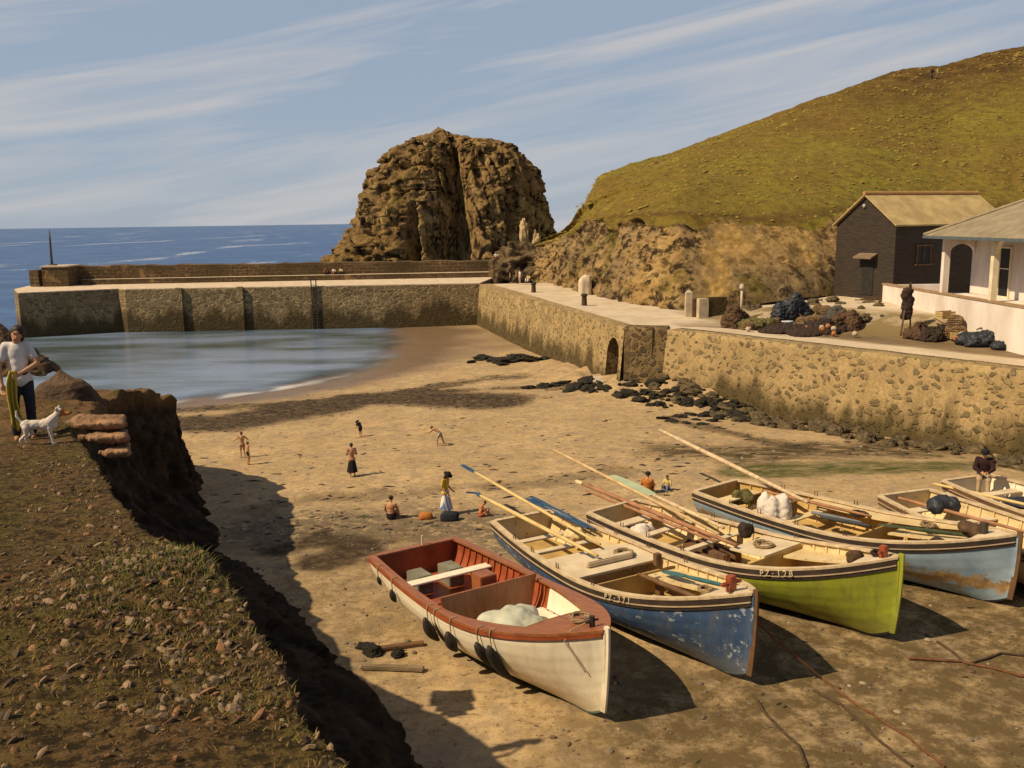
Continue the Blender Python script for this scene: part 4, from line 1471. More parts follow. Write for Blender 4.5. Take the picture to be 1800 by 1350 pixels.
ywood = mat('yellow_wood', (.50, .36, .15), (.36, .25, .10), 3, .8)
crate(1662, 576, 'yellow wooden fish crate on the gear below the white plinth', (1.1, .6, .45), .3, ywood, .5)
crate(1690, 596, 'yellow wooden crate lying beside the black tarpaulin heap', (1.2, .6, .4), -.3, ywood)
crate(1497, 574, 'pale slatted box tilted at the right end of the net piles', (.6, .6, .9), .4, mat('pale_wood', (.50, .42, .30)))
p = quay_pt(1384, 577)
tb = empty('tub', p, 0, 'light blue tub standing before the black tarpaulin pile', 'tub')
q = MB(); q.lathe([(.30, 0), (.36, .45), (.38, .47), (.34, .47), (.28, .06)], 18); q.build('shell', mat('pale_blue', (.42, .50, .58), (.32, .39, .46), 3, .5), tb, True)
q = MB(); q.lathe([(.37, .40), (.40, .42), (.40, .48), (.37, .50)], 18, cap=False); q.build('rim', mat('pale_grey', (.55, .55, .55)), tb, True)
p = quay_pt(1446, 508)
dm_ = empty('drum', p, 0, 'rusty drum with a pale sack on top beside the tarred hut', 'drum')
q = MB(); q.lathe([(.55, 0), (.57, .05), (.55, .1), (.55, .45), (.58, .5), (.55, .55), (.55, 1.0), (.57, 1.05), (.3, 1.06)], 20); q.build('barrel', iron, dm_, True)
sk = boulder('sack', (p[0], p[1], p[2] + 1.3), (.55, .5, .36), mat('pale_sack', (.56, .50, .40), (.44, .38, .30), 3), 5, 26, .2)
tag(sk, 'pale sack lying on top of the rusty drum', 'sack')
p = quay_pt(1210, 556)
gp_ = empty('gate_pillar', p, 0, 'white pillar with a dark fitting at the end of the low wall under the cliff', 'pillar')
q = MB(); q.box((0, 0, .8), (.5, .5, 1.9)); q.add([(-.25, -.25, 1.75), (.25, -.25, 1.75), (.25, .25, 1.75), (-.25, .25, 1.75), (0, 0, 2.0)], [[0, 1, 4], [1, 2, 4], [2, 3, 4], [3, 0, 4]]); q.build('shaft', pale_stone, gp_, bevel=.03)
q = MB(); q.box((.42, -.18, .55), (.26, .3, 1.3)); q.box((.42, -.18, 1.25), (.34, .36, .12)); q.build('fitting', brown_wood, gp_, bevel=.02)
p = quay_pt(1240, 556)
lw_ = empty('low_wall', p, .15, 'short dark stone wall with a white end, under the ochre scar of the cliff', 'wall')
q = MB(); q.box((.95, .3, .6), (1.35, .45, 1.5)); q.build('stonework', dark_rubble, lw_)
q = MB(); q.box((-.12, .28, .55), (.75, .55, 1.45)); q.build('white_end', pale_stone, lw_, bevel=.03)
p = quay_pt(1303, 548)
q = MB(); q.tube([(0, 0, -.2), (0, 0, 1.6)], .09, 8); q.lathe([(.16, 1.6), (.2, 1.75), (.12, 1.95), (.02, 2.0)], 12)
o = q.build('mooring_post', mat('pale_slab', ()), None, True); o.location = p
tag(o, 'pale round topped post behind the brown net heap', 'post')
q = MB()
for i in range(4):
    q.box((i * .5, .2 * (i % 2), .12 + .05 * i), (2.2, .22, .07), 0, None, .15 * i - .2)
o = q.build('planks', brown_wood, None); o.location = quay_pt(1528, 530)
tag(o, 'brown planks lying on the slope below the tarred hut', 'planks')

# sticks, coils and floats among the gear
GS = 'poles and sticks lying in the gear on the quay'
stick = MB().tube([(-1.1, 0, 0), (-.3, .03, .02), (.5, -.02, 0), (1.1, .02, .01)], [.035, .045, .04, .03], 7).mesh('stick')
stick.materials.append(brown_wood)
random.seed(12)
for i in range(16):
    px = random.choice([random.uniform(1290, 1500), random.uniform(1600, 1740)])
    p = quay_pt(px, 572 + (px - 1290) * .06 + random.uniform(-6, 6))
    o = bpy.data.objects.new('stick', stick)
    COL.objects.link(o)
    o.location = (p[0], p[1], p[2] + random.uniform(.15, .7))
    o.rotation_euler = (0, random.uniform(-.6, .6), random.random() * 3.1)
    tag(o, 'thin brown stick poking out of the gear heaped on the quay', 'stick', GS)
GF = 'floats lying in the gear on the quay'
fl_me = MB().ball((0, 0, 0), (.17, .17, .15), 12).lathe([(.05, .13), (.06, .2), (.03, .21)], 8).mesh('float')
for m_ in (mat('float_rust', (.40, .16, .06), (.25, .10, .04), 4), mat('float_pale', (.50, .42, .30), (.36, .29, .2), 4)):
    fm_ = fl_me.copy()
    fm_.materials.append(m_)
    for i in range(7):
        px = random.choice([random.uniform(1300, 1510), random.uniform(1610, 1730)])
        p = quay_pt(px, 580 + (px - 1290) * .055 + random.uniform(-5, 5))
        o = bpy.data.objects.new('net_float', fm_)
        COL.objects.link(o)
        o.location = (p[0], p[1], p[2] + random.uniform(.12, .5))
        o.rotation_euler = (random.random() * 3, random.random() * 3, 0)
        rust_ = 'rust coloured' if m_.name == 'float_rust' else 'pale'
        tag(o, 'small ' + rust_ + ' net float in the gear heaped on the quay', 'float', GF + ', ' + rust_)
heap('net_heap', 1400, 584, 2.6, .5, net_d, 'long low spread of dark net under the pots and tarpaulin on the quay', 'net', 14, 14)
heap('net_heap', 1470, 560, 1.1, 1.0, mat('grey_net', (.10, .09, .075), (.04, .036, .03), 6, .95, 1.0, 18, .05), 'grey net piled behind the pots on the quay', 'net', 15)

GE = 'rubble stones on the earth slope below the hut'
random.seed(21)
for i in range(46):
    px = random.uniform(1275, 1565)
    p = quay_pt(px, random.uniform(516, 552) + .03 * (px - 1275))
    put_rock(random.choice(bf_), (p[0], p[1], p[2] + .03), random.choice([.12, .16, .22, .3, .42]), 'rubble stone on the earth slope between the tarred hut and the gear on the quay', GE, sq=.8)
# ------------------------------------------------------------------ boats
def boat(name, bow, Hb, stern, Hs, Hm, beam, tr, label, paint, bottom, inner, rail, strake, zw=.42, rail_w=.11, deck_t=.90, deck_m=None, thwarts=(), th_m=None, ribs=14,
         floor_m=None, roll=0.0, strakes=True, full=.45, bow_p=2.4, side_w=None, stem=None):
    gb = 1.72
    for _ in range(6):
        b = at(bow[0], bow[1], z=gb + Hb)
        gb = gz(b[0], b[1])
    gs = 1.45
    for _ in range(6):
        s = at(stern[0], stern[1], z=gs + Hs)
        gs = gz(s[0], s[1])
    L = math.hypot(b[0] - s[0], b[1] - s[1])
    yaw = math.atan2(b[1] - s[1], b[0] - s[0])
    pitch = math.atan2(gb - gs, L)
    root = empty(name, ((b[0] + s[0]) / 2, (b[1] + s[1]) / 2, (gb + gs) / 2 - .05), 0, label, 'boat')
    root.rotation_euler = (Matrix.Rotation(yaw, 3, 'Z') @ Matrix.Rotation(-pitch, 3, 'Y') @ Matrix.Rotation(roll, 3, 'X')).to_euler()
    bpy.context.view_layer.update()

    def hb(t):
        f = tr + (1 - tr) * math.sin(math.pi / 2 * min(1, t / full)) if t < full else 1 - ((t - full) / (1 - full)) ** bow_p
        return beam / 2 * max(f, .022)

    def zg(t):
        return Hm + (Hs - Hm) * ((full - t) / full) ** 2 if t < full else Hm + (Hb - Hm) * ((t - full) / (1 - full)) ** 1.8

    def zk(t):
        return .0 + .30 * max(0, (t - .9) / .1) ** 2 + .06 * max(0, (.15 - t) / .15)

    def X(t, v=0):
        return (t - .5) * L - max(0, t - .8) / .2 * .16 * v ** 2

    def Yh(t, v):
        w = min(1, max(0, (t - .55) / .45))
        a, e = 2.3 - .9 * w, .62 + .25 * w
        w2 = max(0, (.18 - t) / .18)
        a -= .5 * w2
        return hb(t) * (1 - min(1, max(0, v)) ** a) ** e + .02

    def S(t, v, side, off=0.0):
        return Vector((X(t, v), side * max(.012, Yh(t, v) + off), zg(t) + (zk(t) - zg(t)) * v))

    nt, nv, na = 64, 40, 30
    ts = [1 - (1 - i / nt) ** 1.25 for i in range(nt + 1)]

    def vrow(t, a):
        """row a of nv counted from the gunwale; row na runs along the edge of the bottom colour"""
        zl = zw * (1.2 - 1.05 * t ** 2)  # edge rises aft like the bilge shade painted on the dark hulls
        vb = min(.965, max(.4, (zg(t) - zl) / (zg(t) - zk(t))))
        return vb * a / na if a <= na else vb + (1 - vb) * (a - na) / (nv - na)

    def shell(off):
        V, Fc, mi = [], [], []
        row = 2 * nv + 1
        for t in ts:
            for j in range(-nv, nv + 1):
                v = vrow(t, nv - abs(j))
                p = S(t, v, 1 if j > 0 else -1, off + (.007 * ((v * 6.5) % 1 - .5) if off == 0 else 0)) if j else Vector((X(t, 1), 0, zk(t) - (off if off > 0 else -abs(off))))
                if off < 0:
                    p.x = min(p.x, (.5 * L) - .10)
                V.append(p)
        for i in range(nt):
            for j in range(2 * nv):
                a = i * row + j
                Fc.append([a, a + 1, a + row + 1, a + row])
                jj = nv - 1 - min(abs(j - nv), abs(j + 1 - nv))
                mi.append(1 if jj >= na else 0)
        return V, Fc, mi

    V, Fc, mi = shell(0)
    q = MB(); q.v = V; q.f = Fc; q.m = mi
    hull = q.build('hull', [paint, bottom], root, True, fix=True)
    V, Fc, mi = shell(-.055)
    q = MB(); q.v = V; q.f = Fc; q.m = [0] * len(mi)
    q.build('lining', [inner], root, True, fix=True)
    # transom, a thick shaped board just inside the stern
    poly = [(S(0, 1 - abs(j) / nv, 1 if j > 0 else -1, -.01) if j else Vector((X(0), 0, zk(0) + .01))) for j in range(-nv, nv + 1)]
    q = MB()
    n = len(poly)
    q.add([(p.x - .012, p.y, p.z) for p in poly] + [(p.x + .07, p.y, p.z) for p in poly], [list(range(n)), list(range(n, 2 * n))[::-1]] + [[i, (i + 1) % n, n + (i + 1) % n, n + i] for i in range(n)])
    q.m[1] = 1
    q.build('transom', [paint, inner], root)
    # stem post and keel
    q = MB()
    pts = [(X(1, v) + .035, 0, zg(1) + .10 + (zk(1) - zg(1) - .1) * v) for v in [i / 8 for i in range(9)]]
    for a, b2 in zip(pts[:-1], pts[1:]):
        q.add([(a[0] - .08, -.045, a[2]), (a[0] + .05, -.026, a[2]), (a[0] + .05, .026, a[2]), (a[0] - .08, .045, a[2]), (b2[0] - .08, -.045, b2[2]), (b2[0] + .05, -.026, b2[2]), (b2[0] + .05, .026, b2[2]), (b2[0] - .08, .045, b2[2])],
              [[0, 1, 2, 3], [7, 6, 5, 4], [0, 4, 5, 1], [1, 5, 6, 2], [2, 6, 7, 3], [3, 7, 4, 0]])
    q.build('stem_post', stem or paint, root)
    q = MB(); q.box((-.02 * L, 0, -.02), (L * .86, .12, .14)); q.build('keel', bottom, root)

    def sweep(name, fo, m, t0=0, t1=1, n_=60, par=None):
        """fo(t, side) -> 4 corners of the section"""
        for side in (1, -1):
            V, Fc = [], []
            for i in range(n_ + 1):
                V += fo(t0 + (t1 - t0) * i / n_, side)
            for i in range(n_):
                for k_ in range(4):
                    Fc.append([4 * i + k_, 4 * i + (k_ + 1) % 4, 4 * i + 4 + (k_ + 1) % 4, 4 * i + 4 + k_])
            Fc += [[0, 1, 2, 3], [4 * n_ + 3, 4 * n_ + 2, 4 * n_ + 1, 4 * n_]]
            MB().add(V, Fc).build(name, m, par or root)

    sw = side_w or (lambda t: rail_w)

    def rail_sec(t, side):
        o_, w = Yh(t, 0) + .035, sw(t)
        yi = max(.004, o_ - .035 - w)
        return [Vector((X(t), side * o_, zg(t) + .045)), Vector((X(t), side * yi, zg(t) + .05)), Vector((X(t), side * yi, zg(t) - .01)), Vector((X(t), side * o_, zg(t) - .015))]
    sweep('gunwale', rail_sec, rail, 0, .998)
    q = MB(); hw_ = Yh(0, 0)
    q.box((X(0) + sw(0) / 2 - .03, 0, zg(0) + .026), (sw(0) + .02, 2 * (hw_ - sw(0) - .004), .05)); q.build('stern_rail', rail, root)
    if strakes:
        def st(v0, v1, off):
            def fo(t, side):
                a, b2 = S(t, v0, side, off), S(t, v1, side, off)
                a2, b3 = S(t, v0, side, -.01), S(t, v1, side, -.01)
                return [a, b2, b3, a2]
            return fo

        def vz(t, dz):
            return dz / (zg(t) - zk(t))
        sweep('rubbing_strake', lambda t, s_: (lambda a: st(vz(t, .03), vz(t, .15), .028)(t, s_))(0), strake, 0, .995)
        sweep('rubbing_strake', lambda t, s_: st(vz(t, .155), vz(t, .185), .045)(t, s_), mat('strake_pale', (.55, .42, .28), (.40, .29, .18), 3), 0, .995)
        sweep('rubbing_strake', lambda t, s_: st(vz(t, .19), vz(t, .27), .026)(t, s_), strake, 0, .995)
    else:
        def fo(t, side):
            a, b2 = S(t, 0.0, side, .05), S(t, .10 / (zg(t) - zk(t)), side, .045)
            return [a + Vector((0, 0, -.02)), b2, S(t, .10 / (zg(t) - zk(t)), side, -.01), S(t, .02, side, -.01)]
        sweep('rubbing_strake', fo, strake, 0, .995)

    def inner_y(t, z):
        v = (zg(t) - z) / (zg(t) - zk(t))
        return Yh(t, v) - .07

    # floor boards
    zf = Hm - .74
    q = MB()
    V, Fc = [], []
    tl = [.02 + .86 * i / 24 for i in range(25)]
    for t in tl:
        y = inner_y(t, zf) + .03
        V += [(X(t), -y, zf), (X(t), 0, zf), (X(t), y, zf)]
    for i in range(24):
        for k_ in (0, 1):
            Fc.append([3 * i + k_, 3 * i + k_ + 1, 3 * i + 4 + k_, 3 * i + 3 + k_])
    q.add(V, Fc)
    q.build('floor', floor_m or inner, root)
    # foredeck
    q = MB()
    V, Fc = [], []
    tl = [deck_t + (.985 - deck_t) * i / 14 for i in range(15)]
    for t in tl:
        y = Yh(t, 0) - .03
        V += [(X(t), y * (k_ / 4 - 1), zg(t) + .012 + .05 * (1 - (k_ / 4 - 1) ** 2) * y) for k_ in range(9)]
    for i in range(14):
        for k_ in range(8):
            Fc.append([9 * i + k_, 9 * i + k_ + 1, 9 * i + 10 + k_, 9 * i + 9 + k_])
    y = Yh(deck_t, 0) - .06
    b0_ = len(V)
    V += [(X(deck_t), y * (k_ / 4 - 1) * .98, zg(deck_t) - .12) for k_ in range(9)]
    for k_ in range(8):
        Fc.append([k_, b0_ + k_, b0_ + k_ + 1, k_ + 1])
    q.add(V, Fc)
    q.build('foredeck', deck_m or rail, root, True, fix=False)
    for (t, dz, w) in thwarts:
        z = zg(t) - dz
        y = min(inner_y(t + w / L / 2, z), inner_y(t - w / L / 2, z))
        q = MB(); q.box((X(t), 0, z), (w, 2 * y + .04, .05)); q.build('thwart', th_m or inner, root, bevel=.008)
    for i in range(ribs):
        t = .06 + (min(.9, deck_t) - .08) * i / (ribs - 1)
        for side in (1, -1):
            q = MB()
            V, Fc = [], []
            nn = 10
            for j in range(nn + 1):
                v = .03 + .72 * j / nn
                for (dx, of) in ((-.028, -.05), (.028, -.05), (.028, -.095), (-.028, -.095)):
                    p = S(t, v, side, of)
                    V.append((p.x + dx, p.y, p.z))
            for j in range(nn):
                for k_ in range(4):
                    Fc.append([4 * j + k_, 4 * j + (k_ + 1) % 4, 4 * j + 4 + (k_ + 1) % 4, 4 * j + 4 + k_])
            Fc.append([0, 1, 2, 3])
            q.add(V, Fc)
            q.build('rib', inner, root)

    class B: pass
    B.root, B.L, B.hb, B.zg, B.X, B.Yh, B.S, B.inner_y, B.zf = root, L, hb, zg, X, Yh, S, inner_y, zf
    bpy.context.view_layer.update()
    B.M = root.matrix_world.copy()
    B.w = lambda t, y, z: B.M @ Vector((X(t), y, z))
    return B


def board(Bt, name, t, z0, z1, m, th=.05, par=None, frac=1.0, shift=0):
    """a plank bulkhead across the boat"""
    y1, y0 = Bt.inner_y(t, z1) * frac, Bt.inner_y(t, z0) * frac
    q = MB()
    q.add([(Bt.X(t) - th / 2, -y0 + shift, z0), (Bt.X(t) - th / 2, y0 + shift, z0), (Bt.X(t) - th / 2, y1 + shift, z1), (Bt.X(t) - th / 2, -y1 + shift, z1),
           (Bt.X(t) + th / 2, -y0 + shift, z0), (Bt.X(t) + th / 2, y0 + shift, z0), (Bt.X(t) + th / 2, y1 + shift, z1), (Bt.X(t) + th / 2, -y1 + shift, z1)],
          [[0, 1, 2, 3], [7, 6, 5, 4], [0, 4, 5, 1], [1, 5, 6, 2], [2, 6, 7, 3], [3, 7, 4, 0]])
    return q.build(name, m, par or Bt.root, bevel=.006)


def plate(Bt, name, t0, t1, dz, m, th=.05, frac=1.0, y0=None, y1=None):
    """a flat cover fitted between the sides"""
    q = MB()
    n = 10
    V, Fc = [], []
    for i in range(n + 1):
        t = t0 + (t1 - t0) * i / n
        z = Bt.zg(t) - dz
        y = (Bt.inner_y(t, z) + .02) * frac
        a, b2 = (-y if y0 is None else max(-y, y0)), (y if y1 is None else min(y, y1))
        for zz in (z, z - th):
            V += [(Bt.X(t), a, zz), (Bt.X(t), b2, zz)]
    for i in range(n):
        o = 4 * i
        Fc += [[o, o + 1, o + 5, o + 4], [o + 2, o + 6, o + 7, o + 3], [o, o + 4, o + 6, o + 2], [o + 1, o + 3, o + 7, o + 5]]
    Fc += [[0, 2, 3, 1], [4 * n, 4 * n + 1, 4 * n + 3, 4 * n + 2]]
    q.add(V, Fc)
    return q.build(name, m, Bt.root)


varnish = mat('varnish_brown', (.34, .125, .045), (.19, .066, .026), 2.0, .38, .2, 16, .004, .5, (1, 6, 1), .3, .7)
varnish_red = mat('varnish_red', (.36, .085, .030), (.20, .045, .018), 2.0, .42, .25, 14, .006, .45)
shade_bottom = mat('bottom_shade', (.028, .026, .028), (.016, .015, .016), 2, .6)  # shade under the hulls, put into the colour of their bottoms
green_bottom = mat('bottom_green', (.20, .27, .22), (.10, .14, .12), 1.3, .6)
cream = mat('boat_cream', (.66, .53, .30), (.50, .37, .18), 1.4, .6, .25, 9, .008, .3, None, .3, .7, (.25, .16, .08), 6, .585)
ochre_in = mat('boat_ochre', (.52, .35, .12), (.36, .23, .08), 1.4, .65, .25, 9, .008)
bare_rail = mat('weathered_rail', (.60, .48, .31), (.38, .27, .16), 2.2, .75, .4, 12, .006, .2, (1, 4, 1))
dark_strake = mat('tarred_strake', (.060, .042, .032), (.028, .020, .017), 2, .55, .3, 8, .006, .35)


def hull_paint(name, c1, c2, chip, stain, chip_at=.63, dirty=.5, rough=.5):
    k = NT(name)
    c = k.ramp(k.noise(1.1, 7, .65), [(.3, c2), (.7, c1)])
    st = k.noise(3.0, 7, .7, (1, 1, .16))
    c = k.mix(k.math('MULTIPLY', k.ramp(st, [(.48, 0.0), (.66, 1.0)]), dirty), c, stain)
    lowz = k.math('ADD', k.sep(2), k.mrange(k.noise(1.6, 8, .75), .3, .7, -.35, .35))
    c = k.mix(k.math('MULTIPLY', k.mrange(lowz, .75, .35), dirty + .15), c, stain)
    c = k.mix(k.ramp(k.noise(3.4, 9, .72), [(chip_at, 0.0), (chip_at + .03, 1.0)]), c, chip)
    c = k.mix(k.ramp(k.noise(13, 6, .7), [(.66, 0.0), (.69, .8)]), c, chip)
    r_ = k.ramp(st, [(.35, (rough - .12,) * 3), (.7, (rough + .25,) * 3)])
    return k.done(c, r_, k.bump(k.noise(9, 6, .65), .22, .008), .35)


blue_paint = hull_paint('boat_blue', (.060, .115, .235), (.034, .066, .145), (.36, .40, .43), (.11, .13, .16), .585, .7)
green_paint = hull_paint('boat_green', (.34, .36, .030), (.25, .28, .025), (.20, .20, .08), (.16, .15, .03), .64, .6, .62)
white_paint = hull_paint('boat_white', (.78, .71, .57), (.68, .60, .45), (.42, .34, .22), (.46, .38, .25), .69, .45)
deck_grey = mat('deck_pale', (.62, .52, .36), (.48, .38, .25), 1.8, .75, .3, 10, .006)

k = NT('boat_light_blue')
z_ = k.sep(2)
base = k.ramp(k.noise(1.3, 7, .65), [(.3, (.20, .28, .36)), (.7, (.34, .44, .52))])
wz = k.math('ADD', z_, k.mrange(k.noise(2.2, 8, .75), .3, .7, -.30, .30))
wz2 = k.math('MULTIPLY', k.mrange(wz, .42, .50), k.mrange(wz, .88, .78), True)
base = k.mix(wz2, base, k.ramp(k.noise(5, 6, .7), [(.35, (.22, .13, .06)), (.65, (.45, .30, .14))]))
lblue = k.done(base, .5, k.bump(k.noise(8, 5), .2, .006), .35)

# red brown and white motor boat, nearest
B1 = boat('motor_boat', (1070, 1108), 2.10, (728, 960), 1.45, 1.42, 3.15, .86, 'white motor boat with a wide red brown gunwale, nearest the grassy headland',
          white_paint, green_bottom, varnish_red, varnish, varnish_red,   .42, .12, .79, varnish, ((.20, .30, .34), (.36, .34, .30)), white_paint, 22, varnish_red, 0.0, False, .46, 3.0,
          lambda t: .18 + .26 * float(sstep(.50, .78, t)))
for o in [c_ for c_ in B1.root.children if c_.name.startswith('thwart')][1:]:
    o.data.materials[0] = varnish_red
board(B1, 'bulkhead', .475, .70, B1.zg(.475) + .22, varnish, .07, None, .90)
plate(B1, 'well_floor', .50, .80, .62, white_paint, .04)
for side in (-1, 1):
    V, Fc = [], []
    for i in range(13):
        t = .53 + .27 * i / 12
        for z in (B1.zg(t) - .03, B1.zg(t) - .58):
            V.append((B1.X(t), side * (B1.inner_y(t, z) - .045), z))
    for i in range(12):
        Fc.append([2 * i, 2 * i + 1, 2 * i + 3, 2 * i + 2])
    MB().add(V, Fc).build('well_lining', white_paint, B1.root)
board(B1, 'bulkhead', .80, .8, B1.zg(.80) - .04, white_paint, .04)
q = MB()
for i in range(2):
    q.box((B1.X(.14), (-.45, .5)[i], .93), (.7, .45, .5))
q.build('stern_locker', mat('green_grey_box', (.22, .21, .15), (.14, .13, .09), 3), B1.root, bevel=.02)
q = MB(); q.box((B1.X(.30), .75, 1.0), (.5, .5, .62)); q.build('engine_box', varnish, B1.root, bevel=.02)
q = MB(); q.tube([B1.S(0, 0, 1) * 0 + Vector((B1.X(0) + .06, .25, B1.zg(0))), Vector((B1.X(0) + .06, .25, B1.zg(0) + .32))], .03, 8); q.build('stern_post', cream, B1.root)
q = MB(); q.tube([(B1.X(.945), 0, B1.zg(.945) - .1), (B1.X(.945), 0, B1.zg(.945) + .28)], .06, 10); q.tube([(B1.X(.945), -.16, B1.zg(.945) + .18), (B1.X(.945), .16, B1.zg(.945) + .18)], .022, 6)
q.build('samson_post', dark_iron, B1.root)
tm = mat('canvas_grey_green', (.46, .47, .38), (.36, .36, .28), 2.5, .85, .8, 6, .03)
q = MB()
for (x, y, z, r_) in ((0, 0, .18, .55), (.25, -.3, .15, .42), (-.2, .35, .14, .45), (.35, .25, .12, .4), (-.35, -.35, .12, .42), (.05, .05, .36, .30)):
    q.ball((x, y, z), (r_, r_, r_ * .62), 14)
o = q.remesh('canvas_cover', tm, None, .05, 3, lambda P: .05 * fbm(P * 4, 3, 5))
o.matrix_world = B1.M @ Matrix.Translation((B1.X(.60), 0, B1.zg(.6) - .58))
tag(o, 'crumpled grey green canvas heaped in the bow well of the white motor boat', 'canvas')
# fenders along the near side
fm = mat('fender_rubber', (.035, .028, .024), (.018, .015, .014), 4, .6)
LB = ['small black fender hanging nearest the stern of the white motor boat', 'second black fender from the stern of the white motor boat', 'thick black fender hanging amidships on the white motor boat',
      'thin dark rope fender hanging just forward of the thick one', 'egg shaped black fender hanging on the white hull forward of amidships', 'black fender with a bent tail on the white hull', 'long pointed black fender nearest the bow of the white motor boat']
for i, (t, ln_, r_) in enumerate(((.10, .26, .06), (.22, .36, .085), (.46, .66, .125), (.50, .74, .04), (.585, .50, .135), (.70, .62, .10), (.745, .95, .12))):
    fr = empty('fender', (0, 0, 0), 0, LB[i], 'fender', 'fenders along the motor boat')
    fr.matrix_world = B1.M
    v0, v1 = .10, .10 + ln_ / 1.15
    q = MB()
    pa, pb_ = B1.S(t, .02, -1, .075), B1.S(t, .20, -1, .08)
    q.tube([B1.S(t, 0, -1, -.1) + Vector((0, 0, .06)), B1.S(t, 0, -1, .06) + Vector((0, 0, .055)), pa, pb_], .014, 6)
    q.build('lanyard', mat('rope_tan', (.40, .30, .17)), fr)
    q = MB()
    n = 9
    pts, rr = [], []
    for j in range(n + 1):
        s_ = j / n
        p_ = B1.S(t + .006 * math.sin(s_ * 2.5) * (1 if i in (3, 5) else .2), .17 + (v1 - .1) * s_ * .8, -1, .03 + r_)
        pts.append(p_)
        prof_ = math.sin(math.pi * min(.97, max(.04, s_))) ** .55 if i not in (5, 6) else (math.sin(math.pi * min(.97, max(.05, s_ ** .6))) ** .8)
        rr.append(r_ * max(.18, prof_))
    q.tube(pts, rr, 10)
    q.build('body', fm, fr, True)

LETT = mat('letter_pale', (.62, .50, .34), (.50, .39, .25), 4, .7)


def letters(Bt, txt, t0, step, dz, h, side=-1):
    par = empty('registration_number', (0, 0, 0))
    par.parent = Bt.root
    for i, ch in enumerate(txt):
        if ch == ' ':
            continue
        cu = bpy.data.curves.new('letter', 'FONT')
        cu.body = ch
        cu.size = h * 1.35
        cu.extrude = .012
        cu.align_x = 'CENTER'
        tmp = bpy.data.objects.new('tmp', cu)
        COL.objects.link(tmp)
        me = bpy.data.meshes.new_from_object(tmp.evaluated_get(bpy.context.evaluated_depsgraph_get()))
        bpy.data.objects.remove(tmp)
        t = t0 + step * i / Bt.L
        v = dz / Bt.zg(t)
        a, b2 = Bt.S(t - .004, v, side, .055), Bt.S(t + .004, v, side, .055)
        x = (b2 - a).normalized()
        up = Vector((0, 0, 1))
        n_ = x.cross(up).normalized()
        up = n_.cross(x)
        o = link('letter', me, LETT, par)
        p = Bt.S(t, v, side, .06)
        o.matrix_local = Matrix(((x.x, up.x, n_.x, p.x), (x.y, up.y, n_.y, p.y), (x.z, up.z, n_.z, p.z), (0, 0, 0, 1)))
    return par


# blue boat
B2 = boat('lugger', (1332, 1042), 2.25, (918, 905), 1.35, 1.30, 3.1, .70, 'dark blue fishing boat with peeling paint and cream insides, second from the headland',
          blue_paint, shade_bottom, cream, bare_rail, dark_strake, .34, .14, .885, deck_grey, ((.13, .30, .26), (.235, .28, .24), (.33, .20, .2)), deck_grey, 20, ochre_in, 0, True, .48, 3.0, None, brown_wood)
plate(B2, 'cover', .365, .505, .06, deck_grey, .06)
q = MB(); q.box((B2.X(.455), .05, B2.zg(.45) + .03), (.22, 1.5, .16)); q.build('beam', deck_grey, B2.root, bevel=.03)
board(B2, 'bulkhead', .555, .58, B2.zg(.55) - .14, ochre_in, .05)
plate(B2, 'side_bench', .56, .86, .20, cream, .05, 1.0, .55, None)
plate(B2, 'side_bench', .04, .35, .22, cream, .05, 1.0, .95, None)
for bx in ((.60, .62, .60, .2), (.80, .45, .62, .3)):
    q = MB(); q.box((B2.X(bx[0]), bx[1], bx[2] + .26), (bx[3], .16, .62)); q.build('bracket', brown_wood, B2.root, bevel=.01)
q = MB(); q.box((B2.X(.55), .95, B2.zg(.55) + .12), (.18, .18, .34)); q.build('bollard', brown_wood, B2.root, bevel=.02)
q = MB(); q.box((B2.X(.925), .0, B2.zg(.925) + .10), (.19, .19, .62)); q.tube([(B2.X(.925), -.3, B2.zg(.925) + .24), (B2.X(.925), .3, B2.zg(.925) + .24)], .05, 8)
q.build('samson_post', varnish_red, B2.root, bevel=.02)
letters(B2, 'PZ·271', .665, .155, .155, .14)

# green boat
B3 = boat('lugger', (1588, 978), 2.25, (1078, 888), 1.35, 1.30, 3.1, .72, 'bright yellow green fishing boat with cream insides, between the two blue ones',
          green_paint, shade_bottom, cream, bare_rail, dark_strake, .40, .14, .90, deck_grey, ((.09, .28, .42), (.22, .26, .28), (.40, .2, .22)), deck_grey, 20, ochre_in, 0, True, .48, 3.0)
plate(B3, 'cover', .50, .62, .05, deck_grey, .05, 1.0, -.2, None)
board(B3, 'bulkhead', .62, .58, B3.zg(.62) - .10, ochre_in, .05)
plate(B3, 'side_bench', .62, .88, .22, cream, .05, 1.0, .55, None)
q = MB()
for y in (-.5, 0, .5):
    q.box((B3.X(.40), y, .76), (1.5, .3, .36))
q.build('locker', brown_wood, B3.root, bevel=.02)
q = MB(); q.box((B3.X(.955), 0, B3.zg(.955) + .10), (.16, .16, .46)); q.tube([(B3.X(.955), -.22, B3.zg(.955) + .2), (B3.X(.955), .22, B3.zg(.955) + .2)], .04, 8)
q.build('samson_post', varnish_red, B3.root, bevel=.02)
letters(B3, 'PZ·128', .71, .15, .16, .16)

